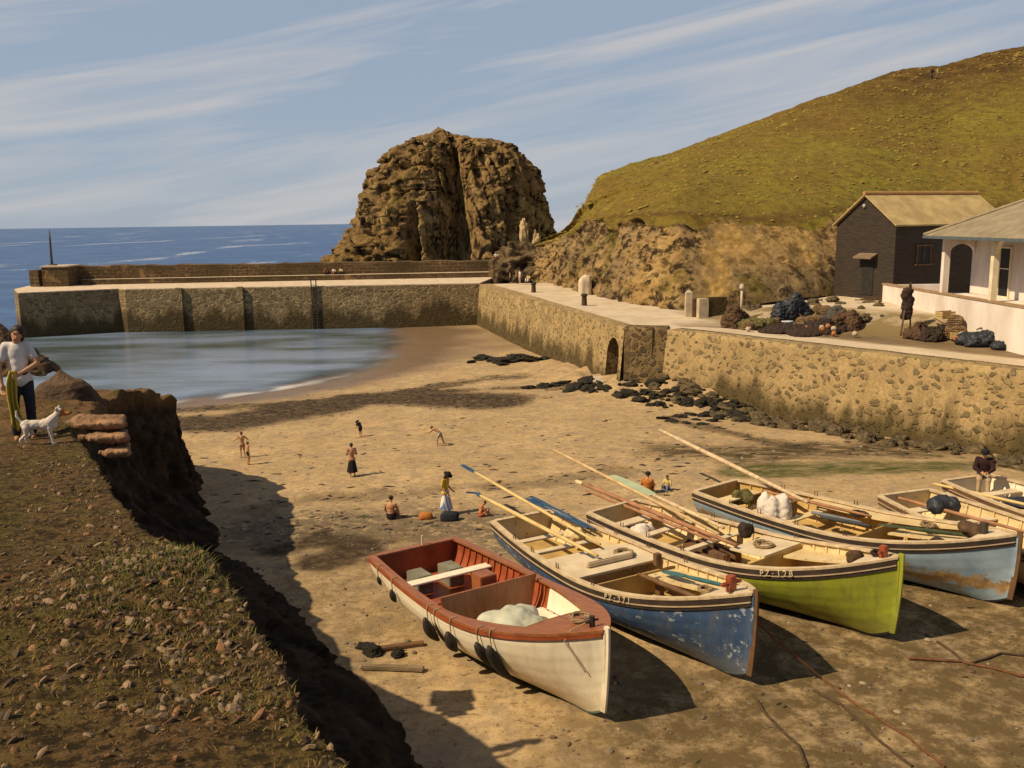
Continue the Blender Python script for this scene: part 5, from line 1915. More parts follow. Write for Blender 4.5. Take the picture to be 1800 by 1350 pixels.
# light blue boat
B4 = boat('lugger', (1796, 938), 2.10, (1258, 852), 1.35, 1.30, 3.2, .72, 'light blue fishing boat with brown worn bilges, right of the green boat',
          lblue, shade_bottom, ochre_in, bare_rail, dark_strake, .30, .15, .90, deck_grey, ((.08, .24, .5), (.22, .26, .28), (.36, .2, .3)), cream, 20, ochre_in, 0, True, .48, 3.0, None, brown_wood)
plate(B4, 'side_deck', .30, .92, .04, cream, .06, 1.0, .95, None)
board(B4, 'bulkhead', .60, .58, B4.zg(.6) - .08, ochre_in, .05)
plate(B4, 'side_bench', .62, .88, .26, cream, .05, 1.0, .35, None)
q = MB(); q.box((B4.X(.91), 0, B4.zg(.91) + .10), (.18, .18, .5)); q.build('samson_post', dark_strake, B4.root, bevel=.02)

# two more, cut by the right edge
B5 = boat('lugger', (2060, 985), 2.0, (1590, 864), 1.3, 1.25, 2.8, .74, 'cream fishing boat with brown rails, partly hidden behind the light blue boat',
          cream, shade_bottom, cream, bare_rail, brown_wood, .34, .13, .90, deck_grey, ((.12, .22, .4), (.28, .24, .3), (.45, .22, .3)), deck_grey, 16, deck_grey, 0, True)
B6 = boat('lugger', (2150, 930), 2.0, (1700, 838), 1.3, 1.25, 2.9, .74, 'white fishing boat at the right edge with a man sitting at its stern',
          white_paint, shade_bottom, white_paint, bare_rail, brown_wood, .34, .13, .90, deck_grey, ((.13, .26, .4), (.30, .26, .3)), deck_grey, 16, deck_grey, 0, True)


# ------------------------------------------------------------------ oars, spars, nets in the boats
yel = mat('oar_wood', (.62, .46, .20), (.48, .34, .14), 2, .6, .2, 8, .004, .3, (1, 1, 1))
red_wood = mat('red_brown_spar', (.36, .18, .09), (.24, .11, .06), 2, .65)
bluep = mat('oar_blue', (.035, .085, .16), (.02, .05, .10), 3, .5)


def spar(name, pts, r, m, label, cat, tipm=None, tip=0, blade=None, blade_m=None):
    """pts: world points of the two ends (first = free end)"""
    a, b2 = Vector(pts[0]), Vector(pts[1])
    d = (b2 - a)
    t_ = empty(name, a, 0, label, cat)
    q = MB()
    n = 10
    st_ = tip if tip else 0
    q.tube([d * (st_ + (1 - st_) * i / n) for i in range(n + 1)], [r * (.75 + .35 * math.sin(math.pi * (i / n) ** .8)) for i in range(n + 1)], 10)
    q.build('shaft', m, t_, True)
    if tip:
        x = d.normalized()
        q = MB()
        if blade:
            up = Vector((0, 0, 1))
            y = x.cross(up).normalized()
            up = y.cross(x)
            V, Fc = [], []
            for i in range(9):
                s_ = i / 8
                w = blade * (math.sin(math.pi * (.12 + .75 * (1 - s_))) ** .6) * .5 + r * .6
                c_ = d * (tip * s_)
                V += [c_ + y * w + up * .014, c_ - y * w + up * .014, c_ - y * w - up * .014, c_ + y * w - up * .014]
            for i in range(8):
                for k_ in range(4):
                    Fc.append([4 * i + k_, 4 * i + (k_ + 1) % 4, 4 * i + 4 + (k_ + 1) % 4, 4 * i + 4 + k_])
            Fc += [[3, 2, 1, 0], [32, 33, 34, 35]]
            q.add(V, Fc)
        else:
            q.tube([d * (tip * i / 4) for i in range(5)], [r * .8, r * .95, r, r, r * .9], 10)
        q.build('blade' if blade else 'tip', blade_m or tipm, t_, False)
    return t_


def far_end(px, py, z):
    return at(px, py, z=z)


spar('oar', (far_end(812, 817, 3.0), B2.w(.36, .45, B2.zg(.36) + .10)), .05, yel, 'long yellow oar with a blue tip, resting over the stern of the dark blue boat', 'oar', bluep, .12, .13, bluep)
spar('oar', (far_end(838, 868, 2.85), B2.w(.46, -.35, B2.zg(.46) + .22)), .06, yel, 'thick yellow sweep with a dark blue head over the dark blue boat stern', 'oar', bluep, .04)
o = MB(); o.box((0, 0, 0), (.06, .5, .05)); oo = o.build('tiller_bar', bluep, None)
oo.location = Vector(far_end(838, 868, 2.85)) + Vector((-.12, .02, .03)); oo.rotation_euler = (0, .1, 1.3)
tag(oo, 'short dark bar lashed across the blue head of the thick sweep', 'bar')
spar('oar', (far_end(925, 876, 2.75), B2.w(.22, .98, B2.zg(.22) + .07)), .05, bluep, 'blue painted oar lying on the far rail of the dark blue boat', 'oar', bluep, .3, .14, bluep)
spar('oar', (far_end(935, 874, 2.8), B2.w(.24, 1.12, B2.zg(.24) + .07)), .05, bluep, 'second blue oar, outermost on the far rail of the dark blue boat', 'oar', bluep, .3, .14, bluep)
spar('oar', (B2.w(.60, .78, B2.zg(.6) - .06), B2.w(.88, .42, B2.zg(.88) + .02)), .05, mat('sea_green', (.05, .15, .15), (.03, .09, .10), 3, .55), 'sea green oar lying inside the bow of the dark blue boat', 'oar', bluep, .35, .2, mat('sea_green', ()))
spar('oar', (B2.w(.56, .25, B2.zg(.56) - .12), B2.w(.87, .02, B2.zg(.87) - .34)), .06, brown_wood, 'dark brown oar sloping down into the bow well of the dark blue boat', 'oar')
spar('oar', (far_end(972, 790, 2.9), B3.w(.42, .30, B3.zg(.42) + .06)), .055, mat('pale_spar', (.52, .38, .20), (.38, .26, .13), 2), 'long pale spar reaching far out over the stern of the green boat', 'spar')
spar('oar', (far_end(1013, 846, 2.75), B3.w(.52, -.15, B3.zg(.52) + .07)), .07, red_wood, 'red brown spar with a pale end, lying over the stern of the green boat', 'spar', cream, .05)
spar('oar', (far_end(1030, 862, 2.7), B3.w(.46, -.30, B3.zg(.46) + .06)), .05, red_wood, 'second red brown spar close beside the one with the pale end', 'spar')
spar('oar', (far_end(1075, 836, 2.85), B3.w(.40, .75, B3.zg(.40) + .10)), .06, bare_rail, 'oar with a broad pale green blade, propped on the stern of the green boat', 'oar', bluep, .42, .42, mat('pale_green', (.40, .47, .30), (.32, .38, .24), 2, .6))
spar('spar', (far_end(1160, 756, 3.4), B4.w(.34, .45, B4.zg(.34) + .12)), .075, bare_rail, 'very long pale mast lying over the light blue boat, its end high above the sand', 'mast')
spar('oar', (B4.w(.16, .55, B4.zg(.16) + .08), B4.w(.55, .62, B4.zg(.55) + .09)), .05, red_wood, 'red brown oar lying fore and aft in the light blue boat', 'oar')
spar('oar', (B4.w(.40, -.2, B4.zg(.4) + .06), B4.w(.56, -.05, B4.zg(.56) + .05)), .06, mat('grey_spar', (.17, .18, .19), (.10, .11, .12), 3), 'short grey spar amidships in the light blue boat', 'spar')
spar('oar', (B4.w(.44, -.35, B4.zg(.44) + .04), B4.w(.60, -.2, B4.zg(.6) + .04)), .06, mat('black_spar', (.05, .05, .055), (.03, .03, .03), 3), 'short black spar beside the grey one in the light blue boat', 'spar')
spar('oar', (B4.w(.58, .55, B4.zg(.58) - .1), B4.w(.86, .45, B4.zg(.86) - .14)), .06, mat('dark_green_spar', (.06, .075, .03), (.03, .04, .02), 3), 'dark green oar lying in the bow of the light blue boat', 'oar', bluep, .3, .2, mat('dark_green_spar', ()))
spar('oar', (far_end(1553, 868, 2.8), B5.w(.55, .3, B5.zg(.55) + .08)), .05, red_wood, 'red brown oar lying along the cream boat behind the light blue one', 'oar')
spar('oar', (far_end(1640, 850, 2.8), B6.w(.5, -.6, B6.zg(.5) + .08)), .05, yel, 'yellow oar lying along the near rail of the white boat at the right edge', 'oar')


def boat_heap(Bt, name, t, y, z, r, h, m, lab, cat, seed, sx=1.0):
    random.seed(seed)
    q = MB()
    for i in range(8):
        a, d = random.random() * 6.28, random.random() ** .6 * r * .7
        q.ball((d * math.cos(a) * sx, d * math.sin(a), h * .3), (r * .45 * sx, r * .42, h * random.uniform(.4, .6)), 12)
    o = q.remesh(name, m, None, .045, 2, lambda P: .06 * fbm(P * 5, 3, seed) + .03 * fbm(P * 12, 2, seed))
    o.matrix_world = Bt.M @ Matrix.Translation((Bt.X(t), y, z))
    return tag(o, lab, cat)


white_sack = mat('white_sack', (.66, .60, .54), (.50, .43, .37), 2.5, .9, .8, 5, .04)
boat_heap(B4, 'sack', .30, -.75, B4.zg(.3) - .25, .55, .95, white_sack, 'bulging white sack on the near side of the light blue boat', 'sack', 3)
boat_heap(B4, 'net_heap', .21, .1, .60, .6, .6, net_m, 'brown net piled at the stern of the light blue boat', 'net', 4)
boat_heap(B4, 'net_heap', .79, -.2, .75, .6, .8, net_d, 'dark net heaped behind the bow post of the light blue boat', 'net', 5, 1.4)
boat_heap(B4, 'net_heap', .88, .35, B4.zg(.88) - .05, .4, .35, net_m, 'small brown net lying on the foredeck of the light blue boat', 'net', 6, 1.5)
boat_heap(B4, 'basket', .10, .2, .95, .42, .5, mat('olive_net', ()), 'dark olive bundle in the stern of the light blue boat', 'bundle', 7)
boat_heap(B3, 'net_heap', .12, -.1, .62, .62, .5, white_sack, 'pale canvas bundled in the stern of the green boat', 'canvas', 8)
boat_heap(B3, 'net_heap', .47, .95, B3.zg(.47) + .02, .28, .45, net_d, 'small black coil of net on the far rail of the green boat', 'net', 9)
boat_heap(B3, 'net_heap', .86, .32, B3.zg(.86) - .16, .26, .36, net_m, 'brown bundle just behind the bow deck of the green boat', 'net', 10)
boat_heap(B2, 'net_heap', .29, .55, .60, .42, .35, mat('rust_cloth', (.40, .18, .05), (.26, .11, .035), 4, .9), 'rust coloured bundle in the stern of the dark blue boat', 'bundle', 11)
boat_heap(B2, 'basket', .18, .75, 1.0, .36, .35, cream, 'pale round basket in the stern of the dark blue boat', 'basket', 12)
boat_heap(B5, 'bag', .16, .1, B5.zg(.16) - .1, .5, .5, tarp_m, 'black bag lying in the stern of the cream boat', 'bag', 13, 1.4)
boat_heap(B6, 'tarpaulin_heap', .30, -.1, B6.zg(.3) - .25, .55, .25, tarp_m, 'dark cloth spread inside the white boat at the right edge', 'cloth', 14, 2.0)

# coils of rope, buckets and fish boxes
coil_m = mat('coil_rope', (.34, .24, .13), (.20, .13, .07), 8, .9, .6, 40, .01)


def coil(Bt, t, y, z, r, lab, m=None):
    P = []
    for i in range(140):
        a = i * .26
        rr_ = r * (1 - .35 * ((i / 35) % 1)) + .012 * math.sin(i * 1.7)
        P.append((rr_ * math.cos(a), rr_ * math.sin(a), .02 + .022 * (i // 35) + .008 * math.sin(i * .9)))
    o = MB().tube(P, .017, 6).build('rope_coil', m or coil_m, None, True)
    o.matrix_world = Bt.M @ Matrix.Translation((Bt.X(t), y, z))
    return tag(o, lab, 'rope')


coil(B1, .88, .12, B1.zg(.88) + .10, .24, 'coil of tan rope on the brown foredeck of the white motor boat')
coil(B2, .43, .75, B2.zg(.43) - .05, .30, 'coil of tan rope on the pale cover of the dark blue boat')
coil(B2, .87, -.25, B2.zg(.87) + .04, .18, 'small coil of rope beside the bow post of the dark blue boat')
coil(B3, .56, .55, B3.zg(.56) - .04, .30, 'coil of tan rope on the pale cover of the green boat')
coil(B3, .93, .16, B3.zg(.93) + .05, .16, 'small dark coil of rope on the foredeck of the green boat', net_d)
coil(B4, .50, .80, B4.zg(.50) - .02, .28, 'dark coil of rope on the far side deck of the light blue boat', net_d)
coil(B4, .72, .75, B4.zg(.72) - .02, .22, 'tan coil of rope forward on the far side deck of the light blue boat')


def fish_box(Bt, t, y, z, rz, lab, m):
    r_ = empty('fish_box', (0, 0, 0), 0, lab, 'box')
    r_.matrix_world = Bt.M @ Matrix.Translation((Bt.X(t), y, z)) @ Matrix.Rotation(rz, 4, 'Z')
    q = MB(); q.box((0, .2, .12), (.7, .03, .24)); q.build('side', m, r_)
    q = MB(); q.box((0, -.2, .12), (.7, .03, .24)); q.build('side', m, r_)
    q = MB(); q.box((.335, 0, .13), (.03, .37, .26)); q.build('end', m, r_)
    q = MB(); q.box((-.335, 0, .13), (.03, .37, .26)); q.build('end', m, r_)
    q = MB(); q.box((0, 0, .015), (.64, .37, .025)); q.build('bottom', m, r_)
    return r_


fish_box(B3, .32, .45, B3.zf + .02, .3, 'open brown fish box on the floor of the green boat', brown_wood)
fish_box(B4, .48, .25, B4.zf + .02, -.2, 'open yellow fish box on the floor of the light blue boat', ywood)
fish_box(B2, .65, -.35, B2.zf + .02, .15, 'open yellow fish box in the bow well of the dark blue boat', ywood)
for Bt in (B2, B3, B4):
    for t in (.18, .30, .44, .60):
        for side in (1, -1):
            for d_ in (-.05, .05):
                q = MB(); q.tube([(Bt.X(t) + d_, side * (Bt.Yh(t, 0) - .06), Bt.zg(t) + .03), (Bt.X(t) + d_, side * (Bt.Yh(t, 0) - .06), Bt.zg(t) + .20)], [.016, .013], 6)
                q.build('thole_pin', brown_wood, Bt.root)

# mooring ropes
rope_m = mat('rope_red_brown', (.17, .075, .035), (.09, .04, .02), 6, .9, .6, 30, .01)
rope_d = mat('rope_dark', (.085, .055, .030), (.045, .03, .018), 6, .9, .6, 30, .01)


def rope(pts, r, m, lab, sag=0.0, name='rope', n=40, wob=.05):
    P = [Vector(p) for p in pts]
    out = []
    for a, b2 in zip(P[:-1], P[1:]):
        for i in range(n):
            t = i / n
            p = a.lerp(b2, t)
            p.z -= sag * 4 * t * (1 - t)
            out.append(p)
    out.append(P[-1])
    for i, p in enumerate(out):
        w = vnoise(np.array([p.x, p.y, 0]) * 1.6, 5)
        p.x += wob * float(w)
        g = gz(p.x, p.y) + r
        if p.z < g:
            p.z = g
    o = MB().tube(out, r, 7).build(name, m, None, True)
    return tag(o, lab, 'rope')


rope([B2.w(.925, 0, B2.zg(.925) + .25), B2.w(.95, -.28, B2.zg(.95) + .06), ground(1445, 1195, .02), ground(1500, 1235, .02), ground(1600, 1300, .02), ground(1660, 1350, .02)], .028, rope_m,
     'red brown mooring rope from the bow post of the dark blue boat to the sand', .05)
rope([ground(1320, 1225, .02), ground(1345, 1255, .02), ground(1400, 1310, .02), ground(1420, 1350, .02)], .03, rope_d, 'dark rope trailing on the sand below the dark blue bow')
rope([ground(1595, 1160, .02), ground(1690, 1165, .02), ground(1800, 1190, .02), ground(1880, 1200, .02)], .035, rope_m, 'brown rope stretched over the weed right of the green bow', 0, 'rope', 40, .15)
rope([ground(1430, 1215, .02), ground(1480, 1240, .02), ground(1530, 1290, .02), ground(1600, 1350, .02)], .03, rope_d, 'dark rope lying across the sand in front of the dark blue boat')
rope([B1.w(.945, 0, B1.zg(.945) + .2), B1.w(.93, -.45, B1.zg(.93) + .08), B1.S(.93, .1, -1, .09) and B1.M @ B1.S(.93, .06, -1, .07), B1.M @ B1.S(.965, .45, -1, .07)], .012, mat('rope_tan', ()), 'thin line hanging from the foredeck over the white bow', 0, 'rope', 12, 0)
rope([ground(1640, 1130, .02), ground(1700, 1170, .02), ground(1760, 1150, .02), ground(1850, 1160, .02)], .03, rope_d, 'dark rope looping over the weed near the right edge', 0, 'rope', 40, .3)

# timber under and beside the motor boat
q = MB(); q.box((0, 0, .06), (1.5, .18, .10)); o = q.build('timber', mat('old_timber', (.24, .17, .10), (.12, .085, .05), 2, .9), None, bevel=.02); o.location = ground(690, 1178); o.rotation_euler = (0, 0, -.1)
tag(o, 'pale squared timber lying on the sand left of the white motor boat', 'timber')
q = MB(); q.box((0, 0, .05), (1.3, .2, .1)); o = q.build('timber', brown_wood, None, bevel=.02); o.location = ground(700, 1140); o.rotation_euler = (0, 0, .25)
tag(o, 'brown timber baulk lying just above the pale one by the white motor boat', 'timber')
for i, (px, py, s_, lab) in enumerate(((640, 1140, .16, 'small dark round stone left of the brown timber'), (655, 1150, .2, 'larger dark stone between the brown and pale timbers'), (700, 1152, .15, 'brown stone resting by the pale timber'))):
    p = ground(px, py)
    put_rock(bm_[i], (p[0], p[1], p[2] + .04), s_, lab, None, 'stone')
# ------------------------------------------------------------------ people
def V3(*a): return Vector(a)


STAND = dict(head=(0, .02, .935), neck=(0, .0, .865), chest=(0, .0, .745), waist=(0, .005, .61), pelvis=(0, 0, .525),
             shL=(-.105, 0, .815), elL=(-.135, -.01, .645), wrL=(-.14, .03, .495), shR=(.105, 0, .815), elR=(.135, -.01, .645), wrR=(.14, .03, .495),
             hiL=(-.052, 0, .50), knL=(-.058, .012, .275), anL=(-.06, -.01, .045), hiR=(.052, 0, .50), knR=(.058, .012, .275), anR=(.06, -.01, .045))
SIT = dict(head=(0, .03, .475), neck=(0, -.005, .405), chest=(0, -.02, .285), waist=(0, -.03, .15), pelvis=(0, -.03, .065),
           shL=(-.105, -.02, .355), elL=(-.15, .05, .22), wrL=(-.085, .17, .20), shR=(.105, -.02, .355), elR=(.15, .05, .22), wrR=(.085, .17, .20),
           hiL=(-.052, -.01, .06), knL=(-.09, .20, .215), anL=(-.07, .30, .03), hiR=(.052, -.01, .06), knR=(.09, .20, .215), anR=(.07, .30, .03))
CHAIR = dict(SIT, **{k_: (v[0], v[1], v[2] + .25) for k_, v in SIT.items()})
CHAIR.update(knL=(-.07, .21, .29), knR=(.07, .21, .29), anL=(-.075, .22, .04), anR=(.075, .22, .04))
skin_m = mat('skin_tan', (.46, .25, .13), (.38, .19, .095), 6, .6, .1, 20, .002, .3)  # tanned skin tone
skin_p = mat('skin_pale', (.56, .36, .24), (.48, .28, .18), 6, .6, .1, 20, .002, .3)
hair_m = mat('hair_dark', (.030, .018, .012), (.016, .010, .008), 12, .6, .4, 40, .004, .3)
hair_b = mat('hair_brown', (.09, .05, .025), (.05, .028, .015), 12, .6, .4, 40, .004, .3)


def cloth(name, c, c2=None):
    return mat(name, c, c2 or tuple(x * .7 for x in c), 3, .9, .35, 10, .012, .15)


def person(label, p, Ht, rz, base=STAND, J=None, skin=None, hair=None, top=None, bottom=None, hat=None, group=None, vox=.0095, girth=1.0, fem=False, fingers=True, rx=0.0, shoes=None):
    j = dict(base)
    j.update(J or {})
    j = {k_: Vector(v) * Ht for k_, v in j.items()}
    h = Ht
    root = empty('person', p, rz, label, 'person', group)
    if rx:
        root.rotation_euler = (rx, 0, rz)
    skin = skin or skin_m
    q = MB()
    g = girth

    def trunk(q, f=1.0, z=True):
        c, w, pe = j['chest'], j['waist'], j['pelvis']
        up = (j['neck'] - pe).normalized()
        side = (j['shR'] - j['shL']).normalized()
        fw = side.cross(up).normalized() * -1
        rot = Matrix((side, fw, up)).transposed().to_euler()
        a_, b_, c_ = (.080, .064, .100) if fem else (.098, .076, .092)
        q.ball(c + up * .012 * h, (a_ * h * f * g, .066 * h * f * g, .105 * h), 14, rot=rot)
        q.ball(w, (b_ * h * f * g, .058 * h * f * g, .095 * h), 14, rot=rot)
        q.ball(pe, (c_ * h * f * g, .070 * h * f * g, .075 * h), 14, rot=rot)
        q.ball((c + w) / 2, ((a_ + b_) * .49 * h * f * g, .06 * h * f * g, .09 * h), 14, rot=rot)
        q.cap(j['shL'], j['shR'], .036 * h * f, .036 * h * f)
        return side, fw, up, rot
    side, fw, up, rot = trunk(q)
    hd, nk = j['head'], j['neck']
    hup = (hd - nk).normalized()
    q.cap(j['chest'] + up * .07 * h, hd - hup * .01 * h, .034 * h, .030 * h)
    hf = (fw - hup * fw.dot(hup)).normalized()
    hs_ = hf.cross(hup).normalized()
    hr = Matrix((hs_, hf, hup)).transposed().to_euler()
    q.ball(hd, (.046 * h, .055 * h, .062 * h), 16, rot=hr)
    q.ball(hd - hup * .035 * h + hf * .018 * h, (.034 * h, .036 * h, .034 * h), 12, rot=hr)
    q.cap(hd + hf * .050 * h + hup * .002 * h, hd + hf * .064 * h - hup * .014 * h, .007 * h, .0095 * h, 8)      # nose
    q.cap(hd + hf * .048 * h - hup * .034 * h - hs_ * .012 * h, hd + hf * .048 * h - hup * .034 * h + hs_ * .012 * h, .008 * h, .008 * h, 8)  # lips
    for s_ in (-1, 1):
        q.ball(hd + hs_ * s_ * .047 * h - hf * .004 * h - hup * .004 * h, (.008 * h, .014 * h, .018 * h), 8, rot=hr)
    for S_ in 'LR':
        sh, el, wr, hi, kn, an = [j[k_ + S_] for k_ in ('sh', 'el', 'wr', 'hi', 'kn', 'an')]
        q.cap(sh, el, .033 * h * g, .025 * h * g)
        q.cap(el, wr, .025 * h * g, .017 * h)
        q.cap(hi, kn, .052 * h * g, .034 * h * g)
        q.cap(kn, kn.lerp(an, .35), .033 * h, .034 * h)
        q.cap(kn.lerp(an, .35), an, .034 * h, .021 * h)
        # foot
        sh_dir = (an - kn).normalized()
        ff = Vector((fw.x, fw.y, 0)).normalized() if abs(sh_dir.z) > .35 else up
        q.cap(an - Vector((0, 0, .022 * h)) - ff * .015 * h, an + ff * .085 * h - Vector((0, 0, .030 * h)), .020 * h, .015 * h, 10)
        # hand: palm, four fingers bent a little, and a thumb off the side
        d = (wr - el).normalized()
        l_ = d.cross(fw).normalized() if abs(d.dot(fw)) < .9 else side
        n_ = l_.cross(d).normalized()
        q.ball(wr + d * .038 * h, (.024 * h, .013 * h, .036 * h), 10, rot=Matrix((l_, n_, d)).transposed().to_euler())
        if fingers:
            for off, ln in ((-.0185, .034), (-.0062, .043), (.0062, .040), (.0185, .030)):
                a = wr + d * .062 * h + l_ * off * h
                b2 = a + (d + l_ * off * 6 + n_ * .25).normalized() * ln * .55 * h
                c_ = b2 + (d * .8 + n_ * .7 + l_ * off * 4).normalized() * ln * .5 * h
                q.cap(a, b2, .0072 * h, .0066 * h, 8)
                q.cap(b2, c_, .0066 * h, .0055 * h, 8)
            sg = 1 if S_ == 'L' else -1
            a = wr + d * .022 * h + l_ * .018 * sg * h
            b2 = a + (d * .7 + l_ * sg * .8).normalized() * .026 * h
            q.cap(a, b2, .0085 * h, .0075 * h, 8)
            q.cap(b2, b2 + (d + n_ * .3).normalized() * .024 * h, .0075 * h, .006 * h, 8)
    q.remesh('body', skin, root, vox * h, 2)
    # hair
    q = MB()
    hm, hl = hair or (hair_m, .0)
    q.ball(hd + hup * .016 * h - hf * .012 * h, (.054 * h, .060 * h, .058 * h), 16, rot=hr)
    if hl:
        for s_ in (-1, 0, 1):
            q.cap(hd + hup * .0 * h - hf * .02 * h + hs_ * s_ * .032 * h, hd - hup * hl * h - hf * .028 * h + hs_ * s_ * .038 * h, .034 * h, .026 * h)
    ho = q.remesh('hair', hm, root, .011 * h, 1, lambda P: .006 * h * fbm(P * 22 / h, 2, 3))
    if top:
        m, sl = top
        q = MB()
        trunk(q, 1.13)
        for S_ in 'LR':
            sh, el, wr = j['sh' + S_], j['el' + S_], j['wr' + S_]
            if sl == 'short':
                q.cap(sh, sh.lerp(el, .62), .043 * h * g, .037 * h * g)
            elif sl == 'long':
                q.cap(sh, el, .042 * h * g, .034 * h * g)
                q.cap(el, wr, .033 * h * g, .025 * h * g)
        q.remesh('top', m, root, .012 * h, 2, lambda P: .008 * h * fbm(P * 9 / h, 3, 7))
    if bottom:
        kind, m = bottom
        q = MB()
        if kind == 'skirt':
            c0, n = j['waist'] - up * .02 * h, 28
            kl, kr = j['knL'], j['knR']
            al, ar = j['anL'], j['anR']
            hem = (kl + kr) / 2 * .45 + (al + ar) / 2 * .55
            V, Fc = [], []
            for i in range(9):
                t = i / 8
                c_ = c0.lerp(hem, t)
                rx_ = (.075 + .075 * t ** .8) * h
                ry_ = (.058 + .080 * t ** .8) * h
                for k_ in range(n):
                    a = 2 * math.pi * k_ / n
                    w = 1 + .09 * t * math.sin(a * 7)
                    V.append(c_ + side * rx_ * w * math.cos(a) + fw * ry_ * w * math.sin(a))
            for i in range(8):
                for k_ in range(n):
                    Fc.append([i * n + k_, i * n + (k_ + 1) % n, (i + 1) * n + (k_ + 1) % n, (i + 1) * n + k_])
            q.add(V, Fc)
            q.add(V[:n], [list(range(n))])
            q.build('skirt', m, root, True)
        else:
            q.ball(j['pelvis'], (.098 * h * g, .077 * h * g, .080 * h), 14, rot=rot)
            q.ball(j['waist'] - up * .03 * h, (.082 * h * g, .066 * h * g, .05 * h), 14, rot=rot)
            f = {'shorts': .55, 'trunks': .22, 'trousers': 1.0}[kind]
            for S_ in 'LR':
                hi, kn, an = j['hi' + S_], j['kn' + S_], j['an' + S_]
                q.cap(hi, hi.lerp(kn, min(1, f)), .060 * h * g, (.060 - .016 * f) * h * g)
                if f == 1.0:
                    q.cap(kn, kn.lerp(an, .92), .044 * h, .036 * h)
            q.remesh(kind, m, root, .012 * h, 2, lambda P: .007 * h * fbm(P * 9 / h, 3, 9))
    if shoes:
        for S_ in 'LR':
            an = j['an' + S_]
            ff = Vector((fw.x, fw.y, 0)).normalized()
            q = MB(); q.cap(an - Vector((0, 0, .022 * h)) - ff * .02 * h, an + ff * .09 * h - Vector((0, 0, .026 * h)), .025 * h, .019 * h, 10)
            q.remesh('shoe', shoes, root, .008 * h, 1)
    if hat:
        m, br = hat
        q = MB()
        T = Matrix.Translation(hd + hup * .030 * h) @ Matrix((hs_, hf, hup)).transposed().to_4x4()
        q.lathe([(.062 * h * br, -.012 * h), (.062 * h * br, -.004 * h), (.064 * h, .004 * h), (.062 * h, .03 * h), (.045 * h, .052 * h), (.01 * h, .06 * h)], 20, 0, T)
        q.build('hat', m, root, True)
    return root


c_white, c_black, c_navy = cloth('cloth_white', (.66, .62, .60)), cloth('cloth_black', (.020, .018, .020)), cloth('cloth_navy', (.025, .028, .040))
c_yellow, c_orange, c_blue = cloth('cloth_yellow', (.62, .42, .06)), cloth('cloth_orange', (.46, .17, .04)), cloth('cloth_blue', (.10, .16, .30))
k = NT('check_cloth')
ck = k.n('TexChecker', i={'Vector': k.co, 'Color1': (.03, .03, .035, 1), 'Color2': (.45, .40, .36, 1), 'Scale': 16.0}).outputs[0]
c_check = k.done(ck, .9)
k = NT('striped_skirt')
wv = k.n('TexWave', i={'Vector': k.co, 'Scale': 3.4, 'Distortion': 1.5}).outputs[0]
c_strip = k.done(k.ramp(wv, [(.45, (.66, .62, .58)), (.62, (.10, .17, .34))]), .9)

gp_ = lambda px, py: ground(px, py, 0)
person('bare skinned child behind, arms held out, of the pair playing on the sand', gp_(427, 805), 1.32, R(15), J=dict(elL=(-.20, .02, .72), wrL=(-.27, .10, .66), elR=(.2, .06, .70), wrR=(.22, .18, .64), knL=(-.06, .05, .275), anR=(.08, -.05, .045)),
       bottom=('trunks', cloth('cloth_tan', (.40, .24, .12))), hair=(hair_b, 0))
person('bare skinned child in dark trunks in front of the pair playing on the sand', gp_(437, 817), 1.12, R(-60), J=dict(elL=(-.19, .05, .72), wrL=(-.20, .17, .74), knR=(.06, .05, .28)), bottom=('trunks', c_black), hair=(hair_b, 0))
person('small child in black clothes and a big black hat, stooping on the sand', gp_(634, 768), 1.02, R(60), J=dict(head=(0, .17, .80), neck=(0, .12, .76), chest=(0, .08, .67), waist=(0, .01, .58), shL=(-.1, .10, .73), shR=(.1, .10, .73), elL=(-.12, .16, .58), elR=(.12, .16, .58), wrL=(-.1, .24, .48), wrR=(.1, .24, .48)),
       top=(c_black, 'short'), bottom=('shorts', c_black), hat=(c_black, 2.0), girth=1.25)
person('bare shouldered woman in a long black skirt standing on the sand', gp_(620, 838), 1.52, R(20), fem=True, J=dict(elR=(.15, .03, .66), wrR=(.03, .13, .70), elL=(-.15, .03, .66), wrL=(-.03, .13, .68)), bottom=('skirt', c_black), hair=(hair_m, .0),
       top=(cloth('cloth_rose', (.42, .22, .14)), 'none'))
person('child in checked shorts bending forward with legs apart on the sand', gp_(774, 784), 1.25, R(75), J=dict(head=(0, .33, .74), neck=(0, .27, .72), chest=(0, .20, .67), waist=(0, .09, .60), pelvis=(0, 0, .52), shL=(-.1, .25, .70), shR=(.1, .25, .70),
       elL=(-.13, .38, .60), wrL=(-.1, .50, .56), elR=(.13, .38, .58), wrR=(.1, .48, .50), knL=(-.07, .10, .28), anL=(-.07, .10, .045), knR=(.06, -.08, .28), anR=(.06, -.17, .05)), bottom=('shorts', c_check))
person('woman in a yellow top, blue and white skirt and wide black hat on the sand', gp_(784, 905), 1.66, R(-115), fem=True, J=dict(head=(0, .07, .925), neck=(0, .03, .862), wrL=(-.09, .13, .56), wrR=(.12, .10, .53), knL=(-.06, .05, .28)), top=(c_yellow, 'short'), bottom=('skirt', c_strip), hat=(c_black, 1.75), hair=(hair_m, .08))
person('bare backed person in dark trunks sitting on the sand facing the water', gp_(688, 912), 1.62, R(-8), SIT, J=dict(elL=(-.16, .06, .20), wrL=(-.13, .16, .10), elR=(.16, .02, .2), wrR=(.17, .08, .06)), bottom=('trunks', c_black), girth=1.1)
